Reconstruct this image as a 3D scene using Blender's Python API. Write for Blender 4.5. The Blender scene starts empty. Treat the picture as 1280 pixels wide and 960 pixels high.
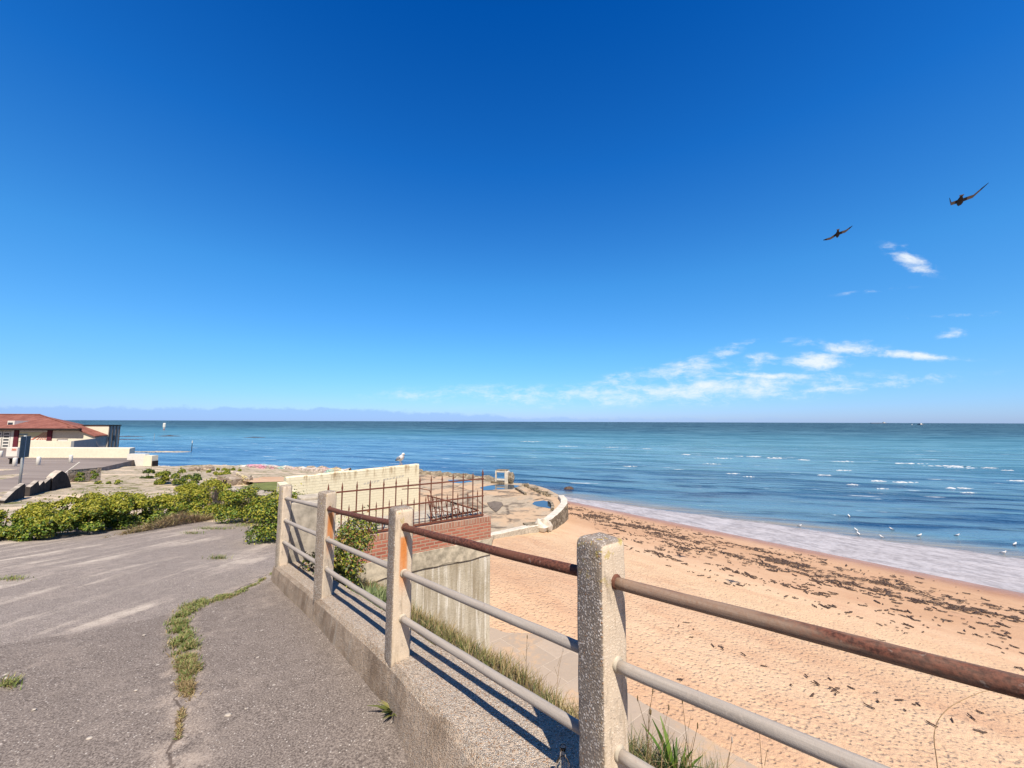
import bpy, bmesh, math, random
import numpy as np
from mathutils import Vector, Matrix, noise as mnoise

random.seed(7)
rng = np.random.default_rng(11)
R = math.radians
SC = bpy.context.scene
COL = SC.collection
CAMZ = 8.5            # eye height above the sea (z = 0)

# ------------------------------------------------------------------ camera + survey helper
F, HY = 500.0, 527.0
PITCH, ROLL = math.atan((HY - 480) / F), R(0.2)


def ray(px, py):
    x, y = (px - 640) / F, -(py - 480) / F
    c, s = math.cos(ROLL), math.sin(ROLL)
    x, y = x * c - y * s, x * s + y * c
    return Vector((x, math.cos(PITCH) - y * math.sin(PITCH), math.sin(PITCH) + y * math.cos(PITCH)))


def at_z(px, py, z):      # z relative to the eye
    d = ray(px, py)
    t = z / d.z
    return Vector((d.x * t, d.y * t, CAMZ + z))


def at_y(px, py, Y):
    d = ray(px, py)
    t = Y / d.y
    return Vector((d.x * t, Y, CAMZ + d.z * t))


# ------------------------------------------------------------------ nodes
class NT:
    def __init__(self, tree):
        self.t = tree
        self.n = tree.nodes
        self.l = tree.links

    def new(self, typ, **kw):
        nd = self.n.new(typ)
        for k, v in kw.items():
            setattr(nd, k, v)
        return nd

    def put(self, sock, v):
        if v is None:
            return
        if isinstance(v, bpy.types.NodeSocket):
            self.l.new(v, sock)
        elif isinstance(v, (tuple, list)):
            if sock.type == 'RGBA':
                sock.default_value = (*v[:3], 1.0)
            else:
                sock.default_value = v
        else:
            sock.default_value = v

    def math(self, op, a, b=None, c=None, clamp=False):
        nd = self.new('ShaderNodeMath', operation=op, use_clamp=clamp)
        for i, v in enumerate((a, b, c)):
            self.put(nd.inputs[i], v)
        return nd.outputs[0]

    def add(self, a, b): return self.math('ADD', a, b)
    def sub(self, a, b): return self.math('SUBTRACT', a, b)
    def mul(self, a, b): return self.math('MULTIPLY', a, b)
    def div(self, a, b): return self.math('DIVIDE', a, b)
    def mx(self, a, b): return self.math('MAXIMUM', a, b)
    def mn(self, a, b): return self.math('MINIMUM', a, b)

    def step(self, v, lo, hi, o0=0.0, o1=1.0):
        nd = self.new('ShaderNodeMapRange', interpolation_type='SMOOTHSTEP')
        self.put(nd.inputs['Value'], v)
        self.put(nd.inputs['From Min'], lo)
        self.put(nd.inputs['From Max'], hi)
        self.put(nd.inputs['To Min'], o0)
        self.put(nd.inputs['To Max'], o1)
        return nd.outputs[0]

    def mix(self, f, a, b, blend='MIX'):
        nd = self.new('ShaderNodeMix', data_type='RGBA', blend_type=blend)
        self.put(nd.inputs[0], f)
        self.put(nd.inputs[6], a)
        self.put(nd.inputs[7], b)
        return nd.outputs[2]

    def vmath(self, op, a, b=None):
        nd = self.new('ShaderNodeVectorMath', operation=op)
        self.put(nd.inputs[0], a)
        if b is not None:
            self.put(nd.inputs[1], b)
        return nd.outputs['Value'] if op in ('DOT_PRODUCT', 'LENGTH', 'DISTANCE') else nd.outputs[0]

    def sep(self, v):
        nd = self.new('ShaderNodeSeparateXYZ')
        self.put(nd.inputs[0], v)
        return nd.outputs

    def comb(self, x, y, z=0.0):
        nd = self.new('ShaderNodeCombineXYZ')
        for i, v in enumerate((x, y, z)):
            self.put(nd.inputs[i], v)
        return nd.outputs[0]

    def obj(self):
        return self.new('ShaderNodeTexCoord').outputs['Object']

    def mapping(self, v, scale=(1, 1, 1), rot=(0, 0, 0), loc=(0, 0, 0)):
        nd = self.new('ShaderNodeMapping')
        self.put(nd.inputs['Vector'], v)
        nd.inputs['Scale'].default_value = scale
        nd.inputs['Rotation'].default_value = rot
        nd.inputs['Location'].default_value = loc
        return nd.outputs[0]

    def noise(self, v, scale, detail=4, rough=0.55, dist=0.0, out=0):
        nd = self.new('ShaderNodeTexNoise')
        self.put(nd.inputs['Vector'], v)
        nd.inputs['Scale'].default_value = scale
        nd.inputs['Detail'].default_value = detail
        nd.inputs['Roughness'].default_value = rough
        nd.inputs['Distortion'].default_value = dist
        return nd.outputs[out]

    def voro(self, v, scale, feature='F1', out='Distance', rnd=1.0):
        nd = self.new('ShaderNodeTexVoronoi', feature=feature)
        self.put(nd.inputs['Vector'], v)
        nd.inputs['Scale'].default_value = scale
        nd.inputs['Randomness'].default_value = rnd
        return nd.outputs[out]

    def ramp(self, f, stops, interp='LINEAR'):
        nd = self.new('ShaderNodeValToRGB')
        self.put(nd.inputs[0], f)
        cr = nd.color_ramp
        cr.interpolation = interp
        while len(cr.elements) < len(stops):
            cr.elements.new(0.5)
        for e, (p, c) in zip(cr.elements, stops):
            e.position = p
            e.color = (*c, 1.0) if len(c) == 3 else c
        return nd.outputs[0]

    def bump(self, h, strength=0.5, dist=0.01, normal=None):
        nd = self.new('ShaderNodeBump')
        self.put(nd.inputs['Height'], h)
        nd.inputs['Strength'].default_value = strength
        nd.inputs['Distance'].default_value = dist
        if normal is not None:
            self.l.new(normal, nd.inputs['Normal'])
        return nd.outputs[0]

    def brick(self, v, c1, c2, mortar, w, h, msize=0.012, bias=0.0):
        nd = self.new('ShaderNodeTexBrick')
        self.put(nd.inputs['Vector'], v)
        self.put(nd.inputs['Color1'], c1)
        self.put(nd.inputs['Color2'], c2)
        self.put(nd.inputs['Mortar'], mortar)
        nd.inputs['Scale'].default_value = 1.0
        nd.inputs['Mortar Size'].default_value = msize
        nd.inputs['Mortar Smooth'].default_value = 0.15
        nd.inputs['Bias'].default_value = bias
        nd.inputs['Brick Width'].default_value = w
        nd.inputs['Row Height'].default_value = h
        return nd.outputs['Color'], nd.outputs['Fac']


def material(name):
    m = bpy.data.materials.new(name)
    m.use_nodes = True
    nt = NT(m.node_tree)
    b = m.node_tree.nodes['Principled BSDF']
    return m, nt, b


def finish(nt, b, col=None, rough=None, normal=None, spec=None, metal=None):
    nt.put(b.inputs['Base Color'], col)
    nt.put(b.inputs['Roughness'], rough)
    if normal is not None:
        nt.l.new(normal, b.inputs['Normal'])
    nt.put(b.inputs['Specular IOR Level'], spec)
    nt.put(b.inputs['Metallic'], metal)


def plain(name, col, rough=0.7, var=0.25, scale=12.0, bump=0.15, spec=0.3, metal=0.0):
    """Weathered single-colour surface: mottled colour and a fine bump."""
    m, nt, b = material(name)
    o = nt.obj()
    n = nt.noise(o, scale, 6, 0.65)
    n2 = nt.noise(o, scale * 0.17, 3)
    k = nt.step(nt.add(nt.mul(n, 0.7), nt.mul(n2, 0.3)), 0.3, 0.7, 1 - var, 1 + var * 0.6)
    c = nt.mix(1.0, col, nt.comb(k, k, k), 'MULTIPLY')
    finish(nt, b, c, rough, nt.bump(n, bump, 0.01), spec, metal)
    return m


# ------------------------------------------------------------------ mesh builder
class MB:
    def __init__(self):
        self.v, self.f, self.mi = [], [], []

    def add(self, vs, fs, mi=0):
        k = len(self.v)
        self.v += [tuple(p) for p in vs]
        self.f += [tuple(i + k for i in f) for f in fs]
        self.mi += [mi] * len(fs)
        return self

    def box(self, x0, x1, y0, y1, z0, z1, mi=0):
        vs = [(x, y, z) for z in (z0, z1) for y in (y0, y1) for x in (x0, x1)]
        fs = [(0, 2, 3, 1), (4, 5, 7, 6), (0, 1, 5, 4), (2, 6, 7, 3), (0, 4, 6, 2), (1, 3, 7, 5)]
        return self.add(vs, fs, mi)

    def prism(self, poly, z0, z1, mi=0, cap=True):
        n = len(poly)
        zt = z1 if callable(z1) else (lambda x, y: z1)
        zb = z0 if callable(z0) else (lambda x, y: z0)
        area = sum(poly[i][0] * poly[(i + 1) % n][1] - poly[(i + 1) % n][0] * poly[i][1] for i in range(n))
        if area < 0:
            poly = poly[::-1]
        vs = [(x, y, zb(x, y)) for x, y in poly] + [(x, y, zt(x, y)) for x, y in poly]
        fs = [(i, (i + 1) % n, n + (i + 1) % n, n + i) for i in range(n)]
        fs.append(tuple(range(n - 1, -1, -1)))
        fs.append(tuple(range(n, 2 * n)))
        return self.add(vs, fs, mi)

    def tube(self, pts, r, seg=12, mi=0, cap=True, wob=0.0):
        pts = [Vector(p) for p in pts]
        rs = r if isinstance(r, (list, tuple)) else [r] * len(pts)
        vs, fs = [], []
        up = Vector((0, 0, 1))
        for i, p in enumerate(pts):
            d = (pts[min(i + 1, len(pts) - 1)] - pts[max(i - 1, 0)]).normalized()
            a = up if abs(d.dot(up)) < 0.95 else Vector((1, 0, 0))
            e1 = d.cross(a).normalized()
            e2 = d.cross(e1)
            for k in range(seg):
                t = 2 * math.pi * k / seg
                q = rs[i] * (1 + (random.uniform(-wob, wob) if wob else 0))
                vs.append(p + e1 * math.cos(t) * q + e2 * math.sin(t) * q)
        for i in range(len(pts) - 1):
            for k in range(seg):
                a, b_ = i * seg + k, i * seg + (k + 1) % seg
                fs.append((a, a + seg, b_ + seg, b_))
        if cap:
            fs.append(tuple(range(seg)))
            fs.append(tuple(reversed(range((len(pts) - 1) * seg, len(pts) * seg))))
        return self.add(vs, fs, mi)

    def lathe(self, prof, seg=16, at=(0, 0, 0), mi=0):
        vs, fs = [], []
        for r, z in prof:
            for k in range(seg):
                t = 2 * math.pi * k / seg
                vs.append((at[0] + r * math.cos(t), at[1] + r * math.sin(t), at[2] + z))
        for i in range(len(prof) - 1):
            for k in range(seg):
                a, b_ = i * seg + k, i * seg + (k + 1) % seg
                fs.append((a, b_, b_ + seg, a + seg))
        fs.append(tuple(reversed(range(seg))))
        fs.append(tuple(range((len(prof) - 1) * seg, len(prof) * seg)))
        return self.add(vs, fs, mi)

    def ellipsoid(self, c, r, seg=12, rings=8, mi=0, M=None):
        vs, fs = [], []
        for i in range(rings + 1):
            ph = math.pi * i / rings
            for k in range(seg):
                t = 2 * math.pi * k / seg
                p = Vector((r[0] * math.sin(ph) * math.cos(t), r[1] * math.sin(ph) * math.sin(t), r[2] * math.cos(ph)))
                if M is not None:
                    p = M @ p
                vs.append(p + Vector(c))
        for i in range(rings):
            for k in range(seg):
                a, b_ = i * seg + k, i * seg + (k + 1) % seg
                fs.append((a, a + seg, b_ + seg, b_))
        return self.add(vs, fs, mi)

    def rock(self, c, r, mi=0, seed=0, seg=9, rings=6, rough=0.35):
        vs, fs = [], []
        for i in range(rings + 1):
            ph = math.pi * i / rings
            for k in range(seg):
                t = 2 * math.pi * k / seg
                d = Vector((math.sin(ph) * math.cos(t), math.sin(ph) * math.sin(t), math.cos(ph)))
                q = 1 + rough * mnoise.noise(d * 1.6 + Vector((seed * 7.3, seed * 1.7, seed * 3.1)))
                vs.append((c[0] + d.x * r[0] * q, c[1] + d.y * r[1] * q, c[2] + d.z * r[2] * q))
        for i in range(rings):
            for k in range(seg):
                a, b_ = i * seg + k, i * seg + (k + 1) % seg
                fs.append((a, a + seg, b_ + seg, b_))
        return self.add(vs, fs, mi)

    def build(self, name, mats, parent=None, smooth=False, bevel=0.0, seg=2, loc=None, rotz=0.0):
        me = bpy.data.meshes.new(name)
        me.from_pydata(self.v, [], self.f)
        me.validate()
        return link(name, me, mats, parent, smooth, bevel, seg, loc, rotz, self.mi)


def link(name, me, mats, parent=None, smooth=False, bevel=0.0, seg=2, loc=None, rotz=0.0, mi=None):
    if not isinstance(mats, (list, tuple)):
        mats = [mats]
    for m in mats:
        me.materials.append(m)
    if mi is not None and len(mats) > 1 and len(mi) == len(me.polygons):
        me.polygons.foreach_set('material_index', mi)
    if bevel > 0:
        bm = bmesh.new()
        bm.from_mesh(me)
        bmesh.ops.remove_doubles(bm, verts=bm.verts, dist=1e-5)
        es = [e for e in bm.edges if len(e.link_faces) == 2 and e.calc_face_angle(0) > 0.5]
        bmesh.ops.bevel(bm, geom=es, offset=bevel, segments=seg, profile=0.6, affect='EDGES', clamp_overlap=True)
        bm.to_mesh(me)
        bm.free()
    if smooth:
        me.polygons.foreach_set('use_smooth', [True] * len(me.polygons))
    me.update()
    o = bpy.data.objects.new(name, me)
    COL.objects.link(o)
    if loc is not None:
        o.location = loc
    o.rotation_euler.z = rotz
    if parent is not None:
        o.parent = parent
    return o


def tag(o, label, cat, group=None):
    o['label'] = label
    o['category'] = cat
    if group:
        o['group'] = group
    return o


def thing(name, label, cat, loc=(0, 0, 0), rotz=0.0, group=None):
    o = bpy.data.objects.new(name, None)
    o.empty_display_size = 0.2
    COL.objects.link(o)
    o.location = loc
    o.rotation_euler.z = rotz
    return tag(o, label, cat, group)


def kind(o, k):
    o['kind'] = k
    return o


def np_mesh(name, V, Fq, mi=None):
    """Mesh from numpy arrays; Fq is (n, k) indices."""
    me = bpy.data.meshes.new(name)
    n, k = Fq.shape
    me.vertices.add(len(V))
    me.vertices.foreach_set('co', V.astype(np.float32).ravel())
    me.loops.add(n * k)
    me.loops.foreach_set('vertex_index', Fq.astype(np.int32).ravel())
    me.polygons.add(n)
    me.polygons.foreach_set('loop_start', np.arange(0, n * k, k, dtype=np.int32))
    if mi is not None:
        me.polygons.foreach_set('material_index', mi.astype(np.int32))
    me.update(calc_edges=True)
    return me


def unit(a):
    return a / (np.linalg.norm(a, axis=1, keepdims=True) + 1e-9)


def leaf_mesh(name, P, N, size, mi=None, aspect=0.6, fold=0.18):
    """Folded diamond leaves at P, facing N, lengths size."""
    n = len(P)
    N = unit(N)
    A = unit(np.cross(N, rng.normal(size=(n, 3))))
    B = np.cross(N, A)
    s = size[:, None]
    w = s * aspect * rng.uniform(.7, 1.2, (n, 1))
    V = np.stack([P - A * s * .5, P + B * w * .5 + N * s * fold, P + A * s * .5 - N * s * .12, P - B * w * .5 + N * s * fold], 1).reshape(-1, 3)
    b = np.arange(n) * 4
    Fq = np.stack([b, b + 1, b + 2, b + 3], 1)
    return np_mesh(name, V, Fq, mi)


def blade_mesh(name, P, L, W, lean, mi=None, azim=None):
    """Bent grass blades: three segments, tapering to a tip."""
    n = len(P)
    az = rng.uniform(0, 2 * math.pi, n) if azim is None else azim
    H = np.stack([np.cos(az), np.sin(az), np.zeros(n)], 1)
    side_az = az + math.pi / 2 + rng.normal(0, .5, n)
    S = np.stack([np.cos(side_az), np.sin(side_az), np.zeros(n)], 1)
    up = np.array([0, 0, 1.0])
    rows = []
    for t, w in ((0, 1.0), (.4, .85), (.75, .55), (1.0, .12)):
        c = P + up * (L * t * (1 - .35 * lean * t))[:, None] + H * (L * lean * t * t)[:, None]
        rows += [c - S * (W * w * .5)[:, None], c + S * (W * w * .5)[:, None]]
    V = np.stack(rows, 1).reshape(-1, 3)
    b = np.arange(n) * 8
    Fq = np.concatenate([np.stack([b + i, b + i + 1, b + i + 3, b + i + 2], 1) for i in (0, 2, 4)])
    if mi is not None:
        mi = np.tile(mi, 3)
    return np_mesh(name, V, Fq, mi)


def leafmat(name, stops, rough=0.5, trans=0.25):
    m, nt, b = material(name)
    g = nt.new('ShaderNodeNewGeometry')
    c = nt.ramp(g.outputs['Random Per Island'], stops)
    finish(nt, b, c, rough, None, 0.35)
    tr = nt.new('ShaderNodeBsdfTranslucent')
    nt.put(tr.inputs['Color'], c)
    mx = nt.new('ShaderNodeMixShader')
    mx.inputs[0].default_value = trans
    nt.l.new(b.outputs[0], mx.inputs[1])
    nt.l.new(tr.outputs[0], mx.inputs[2])
    out = [n for n in nt.n if n.type == 'OUTPUT_MATERIAL'][0]
    nt.l.new(mx.outputs[0], out.inputs['Surface'])
    return m


# ------------------------------------------------------------------ the lie of the land (survey)
P1 = Vector((0.323, 1.44, 0))                       # fence post corners, pavement side
UA = R(48.6)
U = Vector((math.cos(UA), -math.sin(UA), 0))        # along the fence towards the camera's right
NS = Vector((math.sin(UA), math.cos(UA), 0))        # seaward
POSTS = [Vector((-2.916, 5.166, 0)), Vector((-1.80, 3.888, 0)), Vector((-0.745, 2.657, 0)), P1.copy(), P1 + U * 1.66]


def smax(a, b, k=0.12):
    h = max(k - abs(a - b), 0) / k
    return max(a, b) + h * h * k * .25


def pave(y):                                        # pavement level, relative to the eye
    return -smax(1.74, 1.40 + 0.115 * y)


def fence_y(u):
    return P1.y + U.y * u


def UN(u, n):
    return P1 + U * u + NS * n


WN = Vector((.763, .647, 0)).normalized()           # seaward normal of the waterline
WD = Vector((WN.y, -WN.x, 0))                       # along the waterline
W0 = 33.2                                           # waterline offset


def beach_z(x, y):
    s = W0 - (WN.x * x + WN.y * y)
    return 0.0635 * min(s, 21.8) if s > 0 else 0.09 * s


def terr(x, y):                                     # derelict terrace beyond the hedge, relative to the eye
    if y < 10:
        return -1.40 - .115 * y - .03
    k = min(max((-x - 20) / 14, 0), 1)
    sl = .083 * (1 - k) + .052 * k
    return -2.58 - sl * (y - 10) - .032 * max(y - 28, 0)


def carp(x, y):
    return -3.2 - .03 * (y - 17)

# ------------------------------------------------------------------ materials
def mat_asphalt():
    m, nt, b = material('asphalt')
    p = nt.obj()
    x, y, z = nt.sep(p)
    fine = nt.noise(p, 105, 4, 0.75)
    mid = nt.noise(p, 9, 5, 0.6)
    big = nt.noise(p, 1.1, 4, 0.55)
    # older, coarser surfacing beyond a ragged joint that runs from the kerb end to the left
    la = nt.add(nt.mul(nt.add(x, 4.16), -.65), nt.mul(nt.sub(y, 3.25), .76))
    lb = nt.add(nt.mul(nt.add(x, 3.4), -.96), nt.mul(nt.sub(y, 3.9), .27))
    j = nt.add(nt.mn(la, lb), nt.mul(nt.sub(nt.noise(p, 1.3, 5, .6), .5), .5))
    old = nt.step(j, -.02, .05)
    c_new = nt.mix(nt.step(mid, .3, .7), (.150, .124, .108), (.210, .176, .154))
    c_old = nt.mix(nt.step(mid, .3, .7), (.25, .215, .190), (.335, .288, .255))
    c = nt.mix(old, c_new, c_old)
    c = nt.mix(nt.step(fine, .35, .68), nt.mix(.62, c, (.03, .022, .02)), nt.mix(.42, c, (.50, .43, .37)))
    # aggregate chips
    vd = nt.voro(p, 62)
    vc = nt.voro(p, 62, out='Color')
    r, g_, b_ = nt.sep(vc)
    chip = nt.mul(nt.step(vd, .34, .18), nt.step(r, .70, .86))
    c = nt.mix(nt.mul(chip, .75), c, nt.mix(g_, (.40, .35, .31), (.68, .63, .57)))
    vd2 = nt.voro(p, 17)
    r2, g2, b2 = nt.sep(nt.voro(p, 17, out='Color'))
    chip2 = nt.mul(nt.step(vd2, .22, .15), nt.step(r2, .93, .95))
    c = nt.mix(nt.mul(chip2, .7), c, (.55, .5, .44))
    # bleached sand streaks drifted over the old surfacing
    q = nt.mapping(p, (1.9, .26, 1), (0, 0, R(-9)))
    st = nt.noise(q, 1.5, 6, .62, .6)
    streak = nt.mul(nt.step(st, .47, .70), nt.step(j, -.05, .25))
    streak = nt.mul(nt.mul(streak, nt.step(nt.noise(p, .45, 2), .36, .56)), nt.step(nt.add(nt.mul(fine, .5), nt.mul(mid, .5)), .34, .58, .25, 1.1))
    c = nt.mix(nt.mul(streak, .75), c, (.60, .52, .43))
    dust = nt.mul(nt.step(big, .5, .72), nt.step(mid, .35, .65))
    c = nt.mix(nt.mul(dust, .45), c, (.40, .335, .28))
    # sandy halo and open crack along the weedy joint
    wp_ = nt.noise(p, 3.2, 4, .6, out=1)
    wxx, wyy, _ = nt.sep(wp_)
    jx = nt.add(x, nt.mul(nt.sub(wxx, .5), .22))
    jy = nt.add(y, nt.mul(nt.sub(wyy, .5), .22))
    dmin = None
    for (ax, ay), (bx_, by_) in (((-3.25, 5.67), (-3.17, 4.6)), ((-3.17, 4.6), (-3.245, 4.13)), ((-3.245, 4.13), (-2.21, 2.88)), ((-2.21, 2.88), (-1.70, 2.19)), ((-1.7, 2.19), (-1.2, 1.2))):
        ex, ey = bx_ - ax, by_ - ay
        L2 = ex * ex + ey * ey
        tt = nt.math('MULTIPLY_ADD', nt.sub(jx, ax), ex / L2, nt.mul(nt.sub(jy, ay), ey / L2), clamp=True)
        ddx = nt.sub(nt.sub(jx, ax), nt.mul(tt, ex))
        ddy = nt.sub(nt.sub(jy, ay), nt.mul(tt, ey))
        dd = nt.math('SQRT', nt.add(nt.mul(ddx, ddx), nt.mul(ddy, ddy)))
        dmin = dd if dmin is None else nt.mn(dmin, dd)
    halo = nt.mul(nt.mul(nt.step(dmin, .17, .03), nt.step(mid, .35, .62)), nt.step(fine, .30, .60, .35, 1.0))
    c = nt.mix(nt.mul(halo, .65), c, (.43, .355, .29))
    crack = nt.step(dmin, .010, .004)
    c = nt.mix(nt.mul(crack, .7), c, (.07, .05, .04))
    h = nt.add(nt.mul(fine, .5), nt.add(nt.mul(mid, .5), nt.mul(chip, .35)))
    finish(nt, b, c, .93, nt.bump(h, .55, .012), .2)
    return m


def aggregate(name, paste, lo, hi, scale=120, rust=None, tint=None, seed=0.0, holes=False):
    """Weathered concrete with exposed pebbles."""
    m, nt, b = material(name)
    o = nt.obj()
    p = nt.vmath('ADD', o, (seed, seed * 1.7, seed * .6)) if seed else o
    wob = nt.vmath('ADD', p, nt.vmath('MULTIPLY', nt.noise(p, 60, 2, out=1), (.012, .012, .012)))
    vd = nt.voro(wob, scale)
    r, g_, b_ = nt.sep(nt.voro(wob, scale, out='Color'))
    mid = nt.noise(p, 22, 5, .65)
    big = nt.noise(p, 4.5, 4, .6)
    fine = nt.noise(p, 320, 3, .7)
    ch = nt.mix(r, lo, hi)
    ch = nt.mix(nt.step(g_, .78, .92), ch, (.35, .20, .11))
    m1 = nt.step(vd, .62, .30)
    m1 = nt.mul(m1, nt.step(b_, .12, .35))
    c = nt.mix(m1, paste, ch)
    c = nt.mix(nt.mul(nt.step(mid, .45, .75), .45), c, (.34, .30, .25))
    c = nt.mix(nt.mul(nt.step(big, .52, .75), .5), c, nt.mix(.5, c, (.09, .08, .065)))
    gm = nt.new('ShaderNodeNewGeometry')
    nx, ny, nz = nt.sep(nt.new('ShaderNodeTexCoord').outputs['Normal'])
    if tint:      # sunlight painted as a cream cast on the end faces
        face = nt.mul(nt.step(nt.math('ABSOLUTE', nx), .7, .9), nt.step(nt.add(mid, nt.mul(big, .4)), .3, .62))
        c = nt.mix(nt.mul(face, .74), c, tint)
        runs = nt.noise(nt.mapping(p, (9, 40, 3.2)), 1.0, 5, .7)
        c = nt.mix(nt.mul(nt.step(runs, .52, .68), .5), c, (.30, .225, .14))
        grime = nt.noise(nt.mapping(p, (14, 14, 7)), 1.0, 5, .7)
        c = nt.mix(nt.mul(nt.step(grime, .54, .68), .45), c, (.16, .135, .11))
    ox, oy, oz = nt.sep(o)
    if rust:
        z1, ln, y0, wd = rust
        w = nt.add(wd, nt.mul(nt.sub(nt.noise(nt.mapping(o, (8, 30, 2)), 1.0, 3), .5), .022))
        band = nt.step(nt.math('ABSOLUTE', nt.sub(oy, y0)), w, nt.mul(w, .45))
        run = nt.mul(nt.step(oz, z1 - ln, z1 - ln * .45), nt.step(oz, z1 + .012, z1 - .01))
        face = nt.step(nx, .6, .8)
        k = nt.mul(nt.mul(band, run), face)
        k = nt.mul(k, nt.step(nt.noise(nt.mapping(o, (1, 60, 5)), 1.0, 4), .25, .6, .55, 1.0))
        c = nt.mix(nt.mul(k, .92), c, nt.mix(mid, (.48, .13, .018), (.72, .27, .05)))
    lich = nt.mul(nt.step(nt.noise(p, 26, 3, .6), .60, .68), nt.step(oz, .72, .95))
    c = nt.mix(nt.mul(lich, .6), c, (.42, .33, .05))
    h = nt.add(nt.mul(m1, .6), nt.add(nt.mul(fine, .4), nt.mul(mid, .8)))
    if tint:
        h = nt.mul(h, nt.sub(1.0, nt.mul(face, .72)))
    finish(nt, b, c, .92, nt.bump(h, .6, .006), .2)
    return m


def mat_kerb():
    m, nt, b = material('kerb_concrete')
    p = nt.obj()
    vd = nt.voro(p, 130)
    r, g_, b_ = nt.sep(nt.voro(p, 130, out='Color'))
    nz = nt.sep(nt.new('ShaderNodeNewGeometry').outputs['Normal'])[2]
    top = nt.step(nz, .5, .8)
    mid = nt.noise(p, 18, 5, .65)
    big = nt.noise(nt.mapping(p, (1, 1, .6)), 3.5, 5, .62)
    peb = nt.mix(r, (.20, .15, .11), (.78, .72, .62))
    peb = nt.mix(nt.step(g_, .8, .9), peb, (.40, .22, .11))
    m1 = nt.step(vd, .6, .3)
    c_top = nt.mix(m1, (.44, .355, .27), peb)
    c_side = nt.mix(nt.mul(m1, .45), (.42, .33, .25), peb)
    c_side = nt.mix(nt.mul(nt.step(big, .42, .68), .75), c_side, (.20, .145, .10))
    c_side = nt.mix(nt.mul(nt.step(nt.noise(nt.mapping(p, (5, 5, .8)), 2.2, 4), .56, .72), .5), c_side, (.46, .42, .36))
    c = nt.mix(top, c_side, c_top)
    c = nt.mix(nt.mul(nt.step(mid, .55, .75), .3), c, (.40, .35, .28))
    h = nt.add(nt.mul(m1, .6), nt.add(nt.mul(mid, 1.2), nt.mul(big, 1.5)))
    finish(nt, b, c, .94, nt.bump(h, .9, .014), .15)
    return m


def mat_pipe(name, base, hi, lo, rust_lo, rust_hi, seed=0.0):
    """Pipe rail: object x runs along it."""
    m, nt, b = material(name)
    o = nt.obj()
    p = nt.vmath('ADD', o, (seed, seed, seed))
    long = nt.noise(nt.mapping(p, (3, 70, 70)), 1.0, 5, .65)
    pit = nt.noise(p, 90, 4, .7)
    pat = nt.noise(nt.mapping(p, (2.2, 9, 9)), 1.0, 5, .6)
    c = nt.mix(long, lo, hi)
    c = nt.mix(nt.step(pit, .45, .7), c, base)
    ru = nt.mix(nt.step(pit, .35, .65), (.05, .019, .013), (.17, .062, .038))
    k = nt.step(pat, rust_lo, rust_hi)
    c = nt.mix(k, c, ru)
    fl = nt.mul(nt.step(nt.noise(p, 34, 4, .7), .60, .70), .6)
    c = nt.mix(fl, c, (.30, .24, .20))
    finish(nt, b, c, .72, nt.bump(nt.add(nt.mul(pit, .7), long), .5, .003), .3)
    return m


def mat_brick(name, c1, c2, mortar, stain=(.30, .25, .20), w=.225, h=.075, paint=None, drip=0.0, ztop=0.0, holes=.5):
    m, nt, b = material(name)
    o = nt.obj()
    x, y, z = nt.sep(o)
    v = nt.comb(nt.add(x, y), z, 0.0)
    v = nt.vmath('ADD', v, nt.vmath('MULTIPLY', nt.noise(o, 14, 2, out=1), (.012, .012, 0)))
    cb, fac = nt.brick(v, c1, c2, mortar, w, h, .011)
    n = nt.noise(o, 30, 5, .7)
    big = nt.noise(o, 2.2, 5, .6)
    c = nt.mix(nt.mul(nt.step(n, .4, .75), .45), cb, nt.mix(.5, cb, (.05, .03, .025)))
    c = nt.mix(nt.mul(nt.step(big, .5, .7), .5), c, stain)
    if paint:
        worn = nt.step(nt.add(nt.mul(n, .4), nt.mul(big, .6)), .60, .72)
        pc = nt.mix(nt.mul(fac, .30), paint, nt.mix(.35, paint, (.40, .34, .2)))
        pc = nt.mix(nt.mul(nt.step(n, .45, .7), .22), pc, (.55, .50, .30))
        c = nt.mix(nt.mul(worn, .55), pc, (.50, .40, .28))
        st = nt.noise(nt.mapping(o, (6, 6, .9)), 1.0, 5, .7)
        low = nt.step(z, ztop - .5, ztop - .02)
        k = nt.mul(nt.mul(nt.step(st, .46, .66), low), drip)
        c = nt.mix(k, c, (.33, .235, .13))
    hgt = nt.sub(nt.mul(n, .5), nt.mul(fac, 1.0))
    finish(nt, b, c, .9, nt.bump(hgt, .6, .012), .2)
    return m


def mat_stained_wall():
    m, nt, b = material('streaked_concrete')
    o = nt.obj()
    st = nt.noise(nt.mapping(o, (4.5, 4.5, .35)), 1.0, 6, .7)
    st2 = nt.noise(nt.mapping(o, (11, 11, .5)), 1.0, 5, .7)
    n = nt.noise(o, 30, 5, .7)
    big = nt.noise(o, 1.3, 5, .6)
    c = nt.mix(nt.step(st, .3, .7), (.33, .28, .20), (.62, .57, .46))
    c = nt.mix(nt.mul(nt.step(st2, .52, .64), .8), c, (.74, .71, .63))
    c = nt.mix(nt.mul(nt.step(st, .60, .72), .5), c, (.17, .135, .08))
    c = nt.mix(nt.mul(nt.step(big, .48, .7), .55), c, (.30, .25, .16))
    c = nt.mix(nt.mul(nt.step(n, .5, .75), .3), c, (.12, .10, .08))
    finish(nt, b, c, .93, nt.bump(nt.add(n, nt.mul(st, .6)), .7, .02), .15)
    return m


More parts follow.
